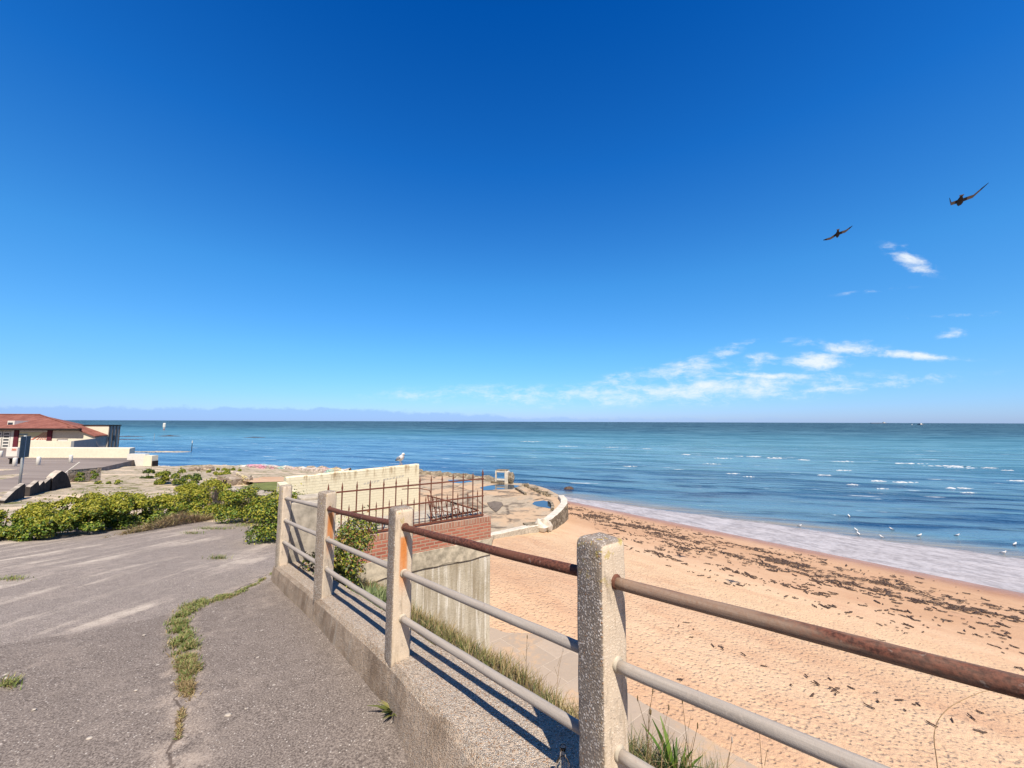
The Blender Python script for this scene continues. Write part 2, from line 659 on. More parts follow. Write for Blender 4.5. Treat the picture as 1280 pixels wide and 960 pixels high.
def mat_rubble(name, lo, hi, mortar, scale=4.0):
    m, nt, b = material(name)
    o = nt.obj()
    p = nt.mapping(o, (1, 1, 1.5))
    vd = nt.voro(p, scale, 'DISTANCE_TO_EDGE')
    r, g_, b_ = nt.sep(nt.voro(p, scale, out='Color'))
    n = nt.noise(o, 18, 5, .7)
    c = nt.mix(r, lo, hi)
    c = nt.mix(nt.mul(nt.step(n, .4, .7), .5), c, nt.mix(.6, c, (.08, .065, .05)))
    c = nt.mix(nt.step(vd, .10, .03), c, mortar)
    finish(nt, b, c, .93, nt.bump(nt.add(nt.step(vd, 0, .12), nt.mul(n, .5)), .8, .05), .15)
    return m


def mat_graffiti():
    m, nt, b = material('graffiti_stone')
    o = nt.obj()
    n = nt.noise(o, 3.0, 5, .7)
    vd = nt.voro(o, 2.2, 'DISTANCE_TO_EDGE')
    r, g_, b_ = nt.sep(nt.voro(nt.vmath('ADD', o, nt.vmath('MULTIPLY', nt.noise(o, 1.4, 3, out=1), (1.1, 1.1, 1.1))), .75, out='Color'))
    paint = nt.ramp(r, [(0, (.62, .24, .36)), (.22, (.70, .66, .62)), (.4, (.36, .50, .60)), (.52, (.66, .55, .22)), (.66, (.66, .62, .58)), (.8, (.30, .55, .45)), (.92, (.18, .12, .2))], 'CONSTANT')
    c = nt.mix(nt.step(n, .3, .7), (.33, .27, .22), (.56, .49, .42))
    c = nt.mix(nt.mul(nt.step(nt.noise(o, 1.1, 4, .6), .42, .60), .8), c, paint)
    c = nt.mix(nt.mul(nt.step(vd, .07, .02), .7), c, (.12, .10, .09))
    finish(nt, b, c, .9, nt.bump(nt.add(vd, n), .8, .15), .2)
    return m


def mat_sand():
    m, nt, b = material('sand')
    p = nt.obj()
    x, y, z = nt.sep(p)
    s = nt.sub(W0, nt.vmath('DOT_PRODUCT', p, tuple(WN)))      # metres up the beach
    t = nt.vmath('DOT_PRODUCT', p, tuple(WD))
    wob = nt.mul(nt.sub(nt.noise(nt.comb(nt.mul(t, .10), nt.mul(s, .05)), 1.0, 4), .5), 5.0)
    sw = nt.add(s, wob)
    big = nt.noise(nt.comb(nt.mul(t, .10), nt.mul(s, .34)), 1.0, 5, .6)
    mid = nt.noise(p, 1.6, 5, .6)
    fine = nt.noise(p, 60, 3, .7)
    dry = nt.mix(nt.step(big, .32, .68), (.53, .346, .220), (.615, .440, .290))
    damp = nt.mix(nt.step(big, .3, .7), (.45, .278, .168), (.53, .348, .220))
    wet = nt.mix(nt.step(mid, .3, .7), (.33, .175, .10), (.39, .21, .125))
    pale = nt.step(nt.math('ABSOLUTE', nt.sub(sw, 14.0)), 3.4, .6)
    c = nt.mix(nt.step(sw, 7.5, 12.0), damp, dry)
    c = nt.mix(nt.mul(pale, .45), c, (.655, .492, .315))
    c = nt.mix(nt.step(sw, 2.6, .7), c, wet)
    c = nt.mix(nt.mul(nt.step(mid, .5, .75), .25), c, (.44, .235, .12))
    c = nt.mix(nt.mul(nt.step(fine, .45, .75), .28), c, (.33, .19, .10))
    tone = nt.noise(nt.comb(nt.mul(t, .35), nt.mul(s, .9)), 1.0, 5, .65)
    c = nt.mix(nt.mul(nt.step(tone, .50, .66), .35), c, (.46, .265, .165))
    c = nt.mix(nt.mul(nt.step(nt.noise(p, 22, 4, .7), .60, .70), .4), c, (.25, .15, .095))
    wr = nt.noise(nt.comb(nt.mul(t, 1.6), nt.mul(s, 3.4)), 1.0, 7, .72)
    wz = nt.mul(nt.step(sw, 1.6, 3.4), nt.step(sw, 9.0, 5.5))
    c = nt.mix(nt.mul(nt.mul(nt.step(wr, .54, .64), wz), .55), c, (.16, .10, .065))
    # trodden dimples
    wv = nt.vmath('ADD', p, nt.vmath('MULTIPLY', nt.noise(p, 4, 3, out=1), (.12, .12, 0)))
    v1 = nt.voro(wv, 8.0, 'SMOOTH_F1')
    v2 = nt.voro(wv, 2.1, 'SMOOTH_F1')
    n3 = nt.noise(p, 7.5, 4, .6)
    foot = nt.step(s, 9.5, 16.5)
    h = nt.add(nt.mul(nt.add(nt.add(nt.mul(nt.step(v1, .08, .42), .55), nt.mul(v2, .5)), nt.mul(n3, .8)), nt.add(nt.mul(foot, .9), .10)), nt.mul(mid, .35))
    h = nt.add(h, nt.mul(fine, .05))
    finish(nt, b, c, nt.step(s, 0, 3.0, .35, .95), nt.bump(h, .7, .11), nt.step(s, 0, 3.0, .5, .15))
    return m


def mat_sea():
    m, nt, b = material('sea_water')
    p = nt.obj()
    x, y, z = nt.sep(p)
    sw = nt.sub(nt.vmath('DOT_PRODUCT', p, tuple(WN)), W0)      # metres out from the waterline
    t = nt.vmath('DOT_PRODUCT', p, tuple(WD))
    r = nt.vmath('LENGTH', p)
    ca, sa = math.cos(R(-17)), math.sin(R(-17))
    cx = nt.add(nt.mul(x, ca), nt.mul(y, sa))                   # along the crests
    cy = nt.sub(nt.mul(y, ca), nt.mul(x, sa))                   # across them
    off = nt.mx(cy, 1.0)
    lg = nt.math('LOGARITHM', off, 10.0)
    # bed colour seen through the water: weed beds inshore, pale sand bar, then deep water
    n_big = nt.noise(nt.comb(nt.mul(cx, .016), nt.mul(cy, .05)), 1.0, 5, .62)
    n_mid = nt.noise(nt.comb(nt.mul(cx, .055), nt.mul(cy, .30)), 1.0, 5, .65)
    lw = nt.add(lg, nt.mul(nt.sub(n_big, .5), .28))
    deep = nt.ramp(nt.math('DIVIDE', nt.sub(lw, 1.3), 2.2), [
        (.00, (.012, .062, .150)), (.16, (.016, .082, .180)), (.25, (.035, .135, .215)), (.33, (.090, .265, .290)),
        (.42, (.095, .290, .295)), (.50, (.052, .200, .230)), (.60, (.014, .076, .120)), (.80, (.004, .030, .064)), (1.0, (.003, .024, .055))])
    shoal = nt.mul(nt.step(n_mid, .50, .66), nt.mul(nt.step(lg, 2.45, 2.05), .55))
    c = nt.mix(shoal, deep, (.115, .205, .195))
    weed = nt.mul(nt.step(nt.noise(nt.comb(nt.mul(cx, .07), nt.mul(cy, .26)), 1.0, 6, .68), .49, .55), nt.step(lg, 1.95, 1.7))
    c = nt.mix(nt.mul(weed, .9), c, (.004, .018, .055))
    # lighter calm bay on the left, sky reflection painted into its blue
    bay = nt.mul(nt.step(x, 4.0, -16.0), nt.step(r, 330.0, 90.0))
    c = nt.mix(nt.mul(bay, .75), c, nt.mix(nt.step(n_mid, .35, .65), (.045, .175, .40), (.085, .255, .47)))
    # thin wash over the sand
    wn = nt.mul(nt.sub(nt.noise(nt.comb(nt.mul(t, .22), nt.mul(sw, .12)), 1.0, 5, .62), .5), 2.6)
    w = nt.mx(nt.add(2.6, nt.mul(nt.add(t, 27.0), .20)), 1.3)
    edge = nt.sub(nt.add(sw, wn), w)
    # small waves
    wx = nt.add(cx, nt.mul(nt.noise(nt.comb(nt.mul(cx, .02), nt.mul(cy, .02)), 1.0, 2), 14.0))
    wy = nt.add(cy, nt.mul(nt.noise(nt.comb(nt.mul(cx, .03), nt.mul(cy, .03)), 1.0, 2), 9.0))
    a2 = nt.noise(nt.comb(nt.mul(wx, .5), nt.mul(wy, 1.5)), 1.0, 4, .65)
    a1 = nt.noise(nt.comb(nt.mul(wx, .10), nt.mul(wy, .46)), 1.0, 5, .62)
    a3 = nt.noise(nt.comb(nt.mul(wx, .022), nt.mul(wy, .15)), 1.0, 4, .6)
    a4 = nt.noise(nt.comb(nt.mul(wx, .004), nt.mul(wy, .035)), 1.0, 5, .65)
    h = nt.add(nt.add(nt.mul(a1, 1.1), nt.mul(a2, .28)), nt.add(nt.mul(a3, 2.6), nt.mul(a4, 9.0)))
    # wave reflections painted as long light and dark colour bands
    band_ = nt.add(nt.mul(a1, .35), nt.add(nt.mul(a3, .40), nt.mul(a4, .25)))
    c = nt.mix(nt.step(band_, .465, .535, .0, .75), nt.mix(.5, c, (.003, .015, .055)), nt.mix(.7, c, (.16, .32, .40)))
    shallow = nt.mul(nt.mul(nt.step(edge, 4.5, 0.2), .85), nt.step(t, -40.0, -36.0))
    c = nt.mix(shallow, c, nt.mix(n_mid, (.20, .19, .17), (.30, .27, .225)))
    fx = nt.comb(nt.mul(t, .55), nt.mul(sw, 1.5))
    fn = nt.noise(fx, 1.0, 7, .7)
    ff = nt.noise(nt.comb(nt.mul(t, 3.0), nt.mul(sw, 4.2)), 1.0, 6, .72)
    rip = nt.noise(nt.comb(nt.mul(t, 1.1), nt.mul(sw, 5.5)), 1.0, 5, .7)
    film = nt.mix(nt.step(nt.add(nt.mul(fn, .45), nt.add(nt.mul(ff, .3), nt.mul(rip, .25))), .40, .58), (.25, .232, .235), (.46, .44, .45))
    wash = nt.mul(nt.step(nt.add(edge, nt.add(nt.mul(nt.sub(fn, .5), 2.4), nt.mul(nt.sub(ff, .5), 1.2))), .35, -.25), nt.step(t, -40.0, -36.0))
    c = nt.mix(wash, c, film)
    line = nt.mul(nt.step(nt.math('ABSOLUTE', nt.add(edge, -.25)), .55, .1), nt.step(ff, .35, .6))
    c = nt.mix(nt.mul(line, .35), c, (.12, .12, .14))
    # scraps of foam out on the bar
    zone = nt.mul(nt.step(lg, 1.55, 1.75), nt.step(lg, 2.4, 2.15))
    sc = nt.noise(nt.comb(nt.mul(cx, .10), nt.mul(cy, .55)), 1.0, 6, .66)
    scrap = nt.mul(nt.step(sc, .63, .685), zone)
    c = nt.mix(nt.mul(scrap, .75), c, (.70, .74, .76))
    rough = nt.mx(nt.mul(wash, .55), nt.mx(nt.mul(scrap, .6), .24))
    rough = nt.mx(rough, nt.step(lg, 2.0, 2.8, .2, .55))
    calm = nt.sub(1.0, nt.mul(wash, .93))
    bp = nt.new('ShaderNodeBump')
    nt.put(bp.inputs['Height'], h)
    nt.put(bp.inputs['Strength'], nt.mul(calm, .95))
    bp.inputs['Distance'].default_value = .8
    finish(nt, b, c, rough, bp.outputs[0], nt.mul(nt.sub(.40, nt.mul(wash, .25)), nt.step(lg, 2.15, 2.8, 1.0, .10)))
    return m


def mat_apron():
    m, nt, b = material('apron_slabs')
    p = nt.obj()
    d = nt.sub(p, None) if False else p
    u = nt.vmath('DOT_PRODUCT', p, tuple(U))
    n_ = nt.vmath('DOT_PRODUCT', p, tuple(NS))
    cb, fac = nt.brick(nt.comb(n_, u), (.36, .29, .225), (.42, .34, .265), (.47, .39, .305), 1.25, .95, .014)
    n = nt.noise(p, 5, 6, .65)
    big = nt.noise(p, .5, 4, .6)
    c = nt.mix(nt.mul(nt.step(n, .4, .7), .45), cb, (.34, .28, .225))
    c = nt.mix(nt.mul(nt.step(nt.add(nt.mul(big, .6), nt.mul(n, .4)), .50, .62), .6), c, nt.mix(n, (.50, .335, .20), (.57, .38, .225)))
    finish(nt, b, c, .93, nt.bump(nt.add(n, nt.mul(fac, -.5)), .5, .03), .15)
    return m


def mat_platform():
    m, nt, b = material('broken_promenade')
    p = nt.obj()
    big = nt.noise(p, .16, 5, .6, .4)
    mid = nt.noise(p, .9, 6, .65)
    fine = nt.noise(p, 9, 5, .7)
    c = nt.mix(nt.step(fine, .3, .7), (.33, .265, .19), (.46, .385, .285))
    c = nt.mix(nt.mul(nt.step(big, .48, .58), .85), c, nt.mix(mid, (.47, .325, .205), (.56, .40, .255)))
    ed = nt.voro(nt.vmath('ADD', p, nt.vmath('MULTIPLY', nt.noise(p, .5, 3, out=1), (1.5, 1.5, 0))), .22, 'DISTANCE_TO_EDGE')
    c = nt.mix(nt.mul(nt.step(ed, .05, .0), nt.step(mid, .4, .55)), c, (.10, .075, .055))
    c = nt.mix(nt.mul(nt.step(mid, .52, .62), .75), c, (.19, .155, .115))
    finish(nt, b, c, .9, nt.bump(nt.add(mid, nt.mul(fine, .4)), .6, .08), .2)
    return m


def mat_terrace():
    m, nt, b = material('rough_ground')
    p = nt.obj()
    q = nt.mapping(p, (.5, 1.3, 1), (0, 0, R(14)))
    big = nt.noise(q, .42, 5, .62, .5)
    mid = nt.noise(p, 2.1, 6, .66)
    fine = nt.noise(p, 14, 5, .7)
    c = nt.mix(nt.step(fine, .3, .7), (.33, .27, .20), (.50, .425, .33))
    c = nt.mix(nt.step(big, .53, .62), c, nt.mix(fine, (.58, .46, .33), (.66, .54, .40)))
    c = nt.mix(nt.mul(nt.step(mid, .50, .60), nt.step(big, .62, .46)), c, nt.mix(fine, (.10, .11, .035), (.19, .18, .07)))
    finish(nt, b, c, .95, nt.bump(nt.add(mid, nt.mul(fine, .5)), .7, .10), .1)
    return m


def mat_carpark():
    m, nt, b = material('carpark_asphalt')
    p = nt.obj()
    x, y, z = nt.sep(p)
    n = nt.noise(nt.mapping(p, (.12, 1.6, 1)), 1.0, 6, .65)
    fine = nt.noise(p, 12, 4, .7)
    c = nt.mix(nt.step(n, .3, .7), (.20, .165, .145), (.29, .245, .215))
    c = nt.mix(nt.mul(nt.step(n, .60, .66), .6), c, (.40, .36, .32))
    far = nt.step(nt.add(nt.mul(x, .35), y), 24.0, 26.0)
    c = nt.mix(nt.mul(far, .45), c, (.11, .095, .09))
    finish(nt, b, c, .95, nt.bump(fine, .3, .02), .15)
    return m


def mat_tiles():
    m, nt, b = material('red_roof_tiles')
    o = nt.obj()
    x, y, z = nt.sep(o)
    n = nt.noise(o, .8, 5, .65)
    f = nt.noise(o, 6, 4, .7)
    rows = nt.math('FRACT', nt.mul(nt.add(y, z), 1.7))
    cols = nt.math('FRACT', nt.mul(x, 2.4))
    c = nt.mix(nt.step(n, .3, .7), (.175, .065, .05), (.29, .12, .09))
    c = nt.mix(nt.mul(nt.step(f, .45, .7), .5), c, (.17, .055, .04))
    c = nt.mix(nt.mul(nt.step(rows, .12, .0), .4), c, (.10, .035, .025))
    finish(nt, b, c, .85, nt.bump(nt.add(rows, nt.mul(cols, .5)), .5, .08), .2)
    return m


def mat_mural():
    m, nt, b = material('mural_paint')
    o = nt.obj()
    x, y, z = nt.sep(o)      # panel local: x along, z up, about 4.6 by 1.5 m
    n = nt.mul(nt.sub(nt.noise(o, 1.5, 3), .5), .25)
    c = nt.mix(nt.step(nt.add(z, n), .6, .9), (.78, .72, .60), (.74, .70, .42))
    band = nt.mul(nt.step(nt.math('ABSOLUTE', nt.sub(nt.add(z, n), 1.15)), .16, .08), nt.step(x, 1.7, 1.2))
    c = nt.mix(band, c, (.20, .33, .40))
    ang = nt.math('ARCTAN2', nt.sub(z, 1.45), nt.sub(x, 4.35))
    ray_ = nt.math('FRACT', nt.mul(nt.add(ang, 4.0), 4.2))
    fan = nt.mul(nt.step(nt.sub(nt.mul(nt.sub(x, 2.0), .62), z), -.35, -.25), nt.step(z, .2, .28))
    c = nt.mix(nt.mul(fan, nt.step(ray_, .3, .4)), c, (.62, .20, .13))
    c = nt.mix(nt.mul(fan, nt.step(ray_, .72, .78)), c, (.22, .16, .13))
    finish(nt, b, c, .8, None, .2)
    return m


M = {}
M['asphalt'] = mat_asphalt()
M['post'] = aggregate('pebbled_concrete', (.22, .185, .155), (.26, .21, .17), (.72, .67, .61), 128, tint=(.72, .60, .455))
M['post_rust'] = aggregate('pebbled_concrete_rust_stained', (.24, .20, .165), (.26, .21, .17), (.70, .66, .60), 150, rust=(.765, .40, .0, .034), tint=(.74, .61, .45), seed=3.1)
M['post_rust2'] = aggregate('pebbled_concrete_rust_streaked', (.24, .20, .165), (.26, .21, .17), (.70, .66, .60), 150, rust=(.785, .46, .0, .044), tint=(.72, .60, .44), seed=5.7)
M['post_pale'] = aggregate('pebbled_concrete_pale', (.36, .31, .25), (.36, .31, .25), (.66, .60, .52), 150, tint=(.72, .60, .46), seed=8.2)
M['kerb'] = mat_kerb()
M['rusty'] = mat_pipe('rusted_pipe', (.16, .065, .04), (.20, .085, .05), (.085, .034, .022), .30, .62)
M['halfrusty'] = mat_pipe('half_rusted_pipe', (.24, .15, .10), (.38, .285, .21), (.12, .06, .04), .42, .62, 2.0)
M['greypipe'] = mat_pipe('grey_weathered_pipe', (.37, .325, .28), (.54, .49, .43), (.15, .125, .105), .64, .74, 4.0)
M['iron'] = plain('rusted_iron', (.17, .062, .038), .8, .5, 60, .5)
M['brick'] = mat_brick('red_brick', (.50, .20, .13), (.36, .12, .08), (.42, .32, .235), stain=(.40, .27, .19))
M['soldier'] = mat_brick('soldier_bricks', (.46, .25, .17), (.34, .15, .10), (.44, .34, .26), w=.078, h=.40)
M['brickpier'] = mat_brick('orange_brick', (.46, .15, .075), (.38, .11, .06), (.46, .36, .26))
M['cement'] = plain('cement_cap', (.44, .39, .31), .93, .4, 9, .5, .15)
M['band'] = plain('cracked_band_concrete', (.52, .46, .35), .93, .55, 5, .7, .15)
M['streak'] = mat_stained_wall()
M['cream'] = mat_brick('cream_painted_brick', (.74, .69, .47), (.70, .64, .42), (.62, .55, .36), (.64, .58, .40), paint=(.76, .70, .51), drip=.95, ztop=1.95, w=.235, h=.085)
M['cream_render'] = plain('cream_render', (.75, .695, .545), .85, .10, 4, .12, .2)
M['cream_side'] = plain('grey_shade_render', (.40, .345, .30), .9, .18, 3, .15, .2)  # shade painted into the cream walls' side faces; also greys the door frame
M['white'] = plain('white_paint', (.70, .68, .62), .7, .10, 6, .1, .3)
M['maroon'] = plain('maroon_paint', (.13, .022, .035), .7, .2, 6, .1, .3)
M['dark'] = plain('dark_timber_and_shade', (.03, .024, .022), .8, .3, 8, .2, .2)  # dark fittings, and the shade painted into openings
M['glass'] = plain('window_glass', (.04, .05, .07), .15, .2, 3, .02, .5)
M['tiles'] = mat_tiles()
M['mural'] = mat_mural()
M['rubble'] = mat_rubble('rubble_stone', (.22, .175, .135), (.50, .42, .33), (.34, .27, .20), 4.2)
M['graffiti'] = mat_graffiti()
M['sand'] = mat_sand()
M['sea'] = mat_sea()
M['apron'] = mat_apron()
M['platform'] = mat_platform()
M['terrace'] = mat_terrace()
M['carpark'] = mat_carpark()
M['ruin'] = plain('white_ruin_render', (.60, .555, .47), .9, .25, 3, .5, .15)
M['ruinstone'] = mat_rubble('ruin_stone', (.16, .13, .09), (.40, .34, .25), (.20, .16, .11), 2.4)
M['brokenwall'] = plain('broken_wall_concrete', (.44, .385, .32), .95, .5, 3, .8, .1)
M['shadewall'] = plain('shaded_face_concrete', (.05, .043, .04), .95, .5, 3, .8, .1)  # shade painted into the colour of the broken walls' upright faces
M['dampslab'] = plain('dark_paving', (.17, .14, .115), .95, .4, 3, .5, .1)
M['soil'] = plain('bank_soil', (.13, .095, .06), .95, .5, 6, .9, .1)
M['weed'] = plain('seaweed', (.085, .05, .032), .6, .6, 20, .5, .35)
M['puddle'] = plain('puddle_water', (.05, .07, .09), .04, .1, 2, .02, .5)
M['steel'] = plain('galvanised_steel', (.38, .41, .42), .5, .2, 20, .1, .5, .3)
M['signblue'] = plain('sign_blue_grey', (.045, .075, .105), .5, .2, 6, .05, .4)
M['orange'] = plain('orange_paint', (.62, .16, .10), .7, .3, 10, .1, .3)
M['foam'] = plain('sea_foam', (.60, .62, .64), .8, .2, 3, .6, .2)
M['gull_white'] = plain('gull_white', (.82, .81, .79), .7, .08, 60, .2, .2)
M['gull_grey'] = plain('gull_grey', (.34, .37, .42), .7, .15, 60, .2, .2)
M['bird_dark'] = plain('bird_dark', (.020, .018, .020), .7, .3, 60, .2, .2)
M['bird_pale'] = plain('bird_pale', (.13, .125, .135), .7, .2, 60, .2, .2)
M['beak'] = plain('beak_yellow', (.65, .38, .05), .5, .1, 60, .05, .3)
M['ship_hazed'] = plain('ship_hull', (.12, .14, .19), .7, .2, .2, .05, .2)  # distance haze mixed into the hull colour
M['lawn_soil'] = plain('thin_turf', (.17, .19, .06), .95, .4, 3, .6, .1)
M['quartz'] = plain('pale_pebble', (.44, .39, .33), .7, .2, 30, .3, .3)
M['leaf_yellow'] = leafmat('flower_leaf', [(0, (.23, .25, .025)), (.4, (.33, .335, .038)), (.75, (.43, .41, .05)), (1, (.55, .49, .09))], .55, .3)
M['leaf_green'] = leafmat('green_leaf', [(0, (.05, .10, .014)), (.4, (.10, .18, .024)), (.75, (.17, .26, .034)), (1, (.26, .33, .055))], .45, .25)
M['leaf_dark'] = leafmat('dark_leaf', [(0, (.018, .034, .012)), (.5, (.035, .06, .018)), (1, (.075, .10, .03))], .45, .2)
M['leaf_rust'] = leafmat('reddish_leaf', [(0, (.22, .07, .03)), (.4, (.30, .17, .05)), (.7, (.20, .19, .05)), (1, (.34, .28, .10))], .5, .25)
M['grass'] = leafmat('grass_blade', [(0, (.055, .085, .02)), (.4, (.10, .13, .03)), (.7, (.17, .18, .05)), (1, (.26, .24, .085))], .55, .25)
M['grass_dry'] = leafmat('dry_grass_blade', [(0, (.16, .105, .045)), (.4, (.27, .19, .085)), (.75, (.38, .29, .14)), (1, (.48, .39, .21))], .6, .25)
M['leaf_clump'] = leafmat('grey_green_leaf', [(0, (.07, .10, .035)), (.5, (.13, .17, .06)), (1, (.24, .27, .12))], .5, .25)
M['weed_blade'] = leafmat('weed_blade', [(0, (.09, .14, .03)), (.4, (.16, .22, .05)), (.7, (.25, .29, .08)), (1, (.36, .36, .13))], .5, .25)
M['dry_stem'] = plain('dry_stem', (.36, .24, .13), .8, .3, 40, .2, .2)
M['stem'] = plain('plant_stem', (.16, .11, .05), .8, .3, 40, .2, .2)


def mat_bottle():
    m, nt, b = material('clear_glass')
    b.inputs['Base Color'].default_value = (.93, .95, .95, 1)
    b.inputs['Roughness'].default_value = .03
    b.inputs['Transmission Weight'].default_value = 1.0
    b.inputs['IOR'].default_value = 1.45
    return m


M['bottle'] = mat_bottle()


def on_pave(px, py):
    d = ray(px, py)
    t = 1.74 / -d.z
    for _ in range(30):
        t = pave(d.y * t) / d.z
    return Vector((d.x * t, d.y * t, CAMZ + pave(d.y * t)))


def on_fn(px, py, fn, t0=20.0):
    d = ray(px, py)
    t = t0
    for _ in range(60):
        t = .5 * t + .5 * fn(d.x * t, d.y * t) / d.z
    return Vector((d.x * t, d.y * t, CAMZ + fn(d.x * t, d.y * t)))


def inside(x, y, poly):
    c = False
    n = len(poly)
    for i in range(n):
        x1, y1 = poly[i]
        x2, y2 = poly[(i + 1) % n]
        if (y1 > y) != (y2 > y) and x < (x2 - x1) * (y - y1) / (y2 - y1) + x1:
            c = not c
    return c


# ------------------------------------------------------------------ sea, beach, lower promenade
def build_sea():
    # fine rings near the shore, coarse out to the horizon
    me = MB()
    S = 60000.0
    me.add([(-S, -S, 0), (S, -S, 0), (S, S, 0), (-S, S, 0)], [(0, 1, 2, 3)])
    kind(me.build('sea', M['sea']), 'structure')


def build_beach():
    ts = np.concatenate([np.arange(-36, 16, .35), np.arange(16, 60, 2.0), np.arange(60, 260, 12.0)])
    ss = np.concatenate([np.arange(-60, -6, 4.0), np.arange(-6, 30, .35)])
    V, Fq = [], []
    for s in ss:
        for t in ts:
            p = WN * (W0 - s) + WD * t
            z = .0635 * min(s, 21.8) if s > 0 else .09 * s
            n1 = mnoise.noise(Vector((t * .12, s * .25, 3.0)))
            n2 = mnoise.noise(Vector((p.x * .9, p.y * .9, 8.0)))
            k = min(max((s + 1) / 6, .12), 1)
            z += (.07 * n1 + .035 * n2 * min(max((s - 8) / 8, 0), 1)) * k
            z += .28 * min(max((8 - p.x) / 6, 0), 1) * min(max((p.y - 12) / 6, 0), 1) * min(max((s - 5) / 6, 0), 1)
            V.append((p.x, p.y, z))
    nt_ = len(ts)
    for i in range(len(ss) - 1):
        for j in range(nt_ - 1):
            a = i * nt_ + j
            Fq.append((a, a + nt_, a + nt_ + 1, a + 1))
    me = bpy.data.meshes.new('beach')
    me.from_pydata(V, [], Fq)
    o = link('beach', me, M['sand'], smooth=True)
    kind(o, 'structure')


build_sea()
build_beach()

# apron of slabs at the foot of the bank
mb = MB()
pts_in, pts_out = [], []
for u in np.arange(-12.5, 40, .5):
    edge = 10.2 if u < -8.5 else (8.5 if u > -5.5 else 10.2 - (u + 8.5) / 3.0 * 1.7)
    edge += .25 * mnoise.noise(Vector((u * .7, 0, 1.0))) * (1 if u < -4 else .25)
    pts_in.append(UN(u, 4.6))
    pts_out.append(UN(u, edge))
n = len(pts_in)
vs = []
for a, b_ in zip(pts_in, pts_out):
    zo = max(beach_z(b_.x, b_.y) + (.06 if u > -4 else .085), 1.40)
    vs += [(a.x, a.y, 1.62), (b_.x, b_.y, zo), (b_.x, b_.y, zo - .5)]
fs = []
for i in range(n - 1):
    k = i * 3
    fs += [(k, k + 1, k + 4, k + 3), (k + 1, k + 2, k + 5, k + 4)]
mb.add(vs, fs)
kind(mb.build('apron_path', M['apron']), 'structure')

# broken promenade platform out by the water
PZ = -6.9
plat_px = [(690, 651), (700, 640), (706, 632), (704, 624), (697, 618), (684, 611), (668, 606), (650, 604), (634, 603.5), (612, 600.5), (590, 597), (565, 593.5), (540, 591), (500, 589)]
plat = [at_z(x, y, PZ) for x, y in plat_px]
plat_poly = [(p.x, p.y) for p in plat] + [(-20, 49), (-24, 40), (-14, 24), (-6, 17), (-3.0, 15.5), (-1.2, 15.2)] + [(q.x, q.y) for q in (at_z(617, 669, PZ), at_z(640, 664, PZ), at_z(668, 658, PZ))]
mb = MB()
xs = np.arange(-25, 6, .6)
mb.prism(plat_poly, -1.0, CAMZ + PZ)
kind(mb.build('lower_promenade', M['platform']), 'structure')
# standing water on it
for pl in ([(668, 627), (679, 625.5), (688, 627.5), (691, 632), (690, 636), (682, 634.5), (672, 633), (665, 630)],
           [(600, 609), (625, 604.5), (650, 607), (640, 611.5), (618, 612), (604, 613)],
           [(560, 600), (580, 599), (592, 602), (575, 604), (562, 603)]):
    mb = MB()
    q = [at_z(x, y, PZ + .006) for x, y in pl]
    mb.add(q, [tuple(range(len(q)))])
    kind(mb.build('rain_puddle', M['puddle']), 'structure')

# ------------------------------------------------------------------ upper ground: pavement, terrace, car park, bank
pave_poly = [(UN(30, .02).x, UN(30, .02).y), (UN(1.7, .02).x, UN(1.7, .02).y), (P1.x + .02, P1.y), (POSTS[2].x + .05, POSTS[2].y), (POSTS[1].x + .05, POSTS[1].y), (POSTS[0].x + .05, POSTS[0].y),
             (-2.5, 5.55), (-2.9, 6.9), (-4.0, 8.1), (-5.6, 9.6), (-7.2, 10.7), (-9.2, 10.7), (-10.3, 9.5), (-10.6, 8.3), (-10.9, 7.8), (-14, 7.6), (-30, 6.8), (-30, -25), (20, -25)]
V, Fq, idx = [], [], {}


def gv(x, y, z):
    k = (round(x, 3), round(y, 3))
    if k not in idx:
        idx[k] = len(V)
        V.append((x, y, z))
    return idx[k]


mbp = MB()
bmv = bmesh.new()
ring = [bmv.verts.new((x, y, 0)) for x, y in pave_poly]
bmv.faces.new(ring)
for axis, vals in (((1, 0, 0), np.arange(-16, 4, .25)), ((0, 1, 0), np.arange(-2, 11.2, .25))):
    for v_ in vals:
        bmesh.ops.bisect_plane(bmv, geom=bmv.verts[:] + bmv.edges[:] + bmv.faces[:], plane_co=Vector(axis) * float(v_) + Vector((.003, .003, 0)), plane_no=axis)
for v_ in bmv.verts:
    x, y = v_.co.x, v_.co.y
    v_.co.z = CAMZ + pave(y) + .012 * mnoise.noise(Vector((x * .8, y * .8, 0))) + .006 * mnoise.noise(Vector((x * 2.6, y * 2.6, 4)))
me = bpy.data.meshes.new('pavement')
bmv.to_mesh(me)
bmv.free()
pv = link('pavement', me, M['asphalt'], smooth=True)
kind(pv, 'structure')

CP = [on_fn(x, y, carp, 25) for x, y in ((84, 599), (115, 587), (160, 577), (166, 571))]
carp_poly = [(CP[0].x + .6, 15.5), (CP[0].x, CP[0].y), (CP[1].x, CP[1].y), (CP[2].x, CP[2].y), (CP[3].x, CP[3].y + 2), (-46, 48.5), (-82, 80), (-140, 80), (-140, 15.5)]
carp_poly[0] = (-19.6, 15.5)
mb = MB()
mb.prism(carp_poly, 2.0, lambda x, y: CAMZ + carp(x, y))
kind(mb.build('car_park', M['carpark']), 'structure')

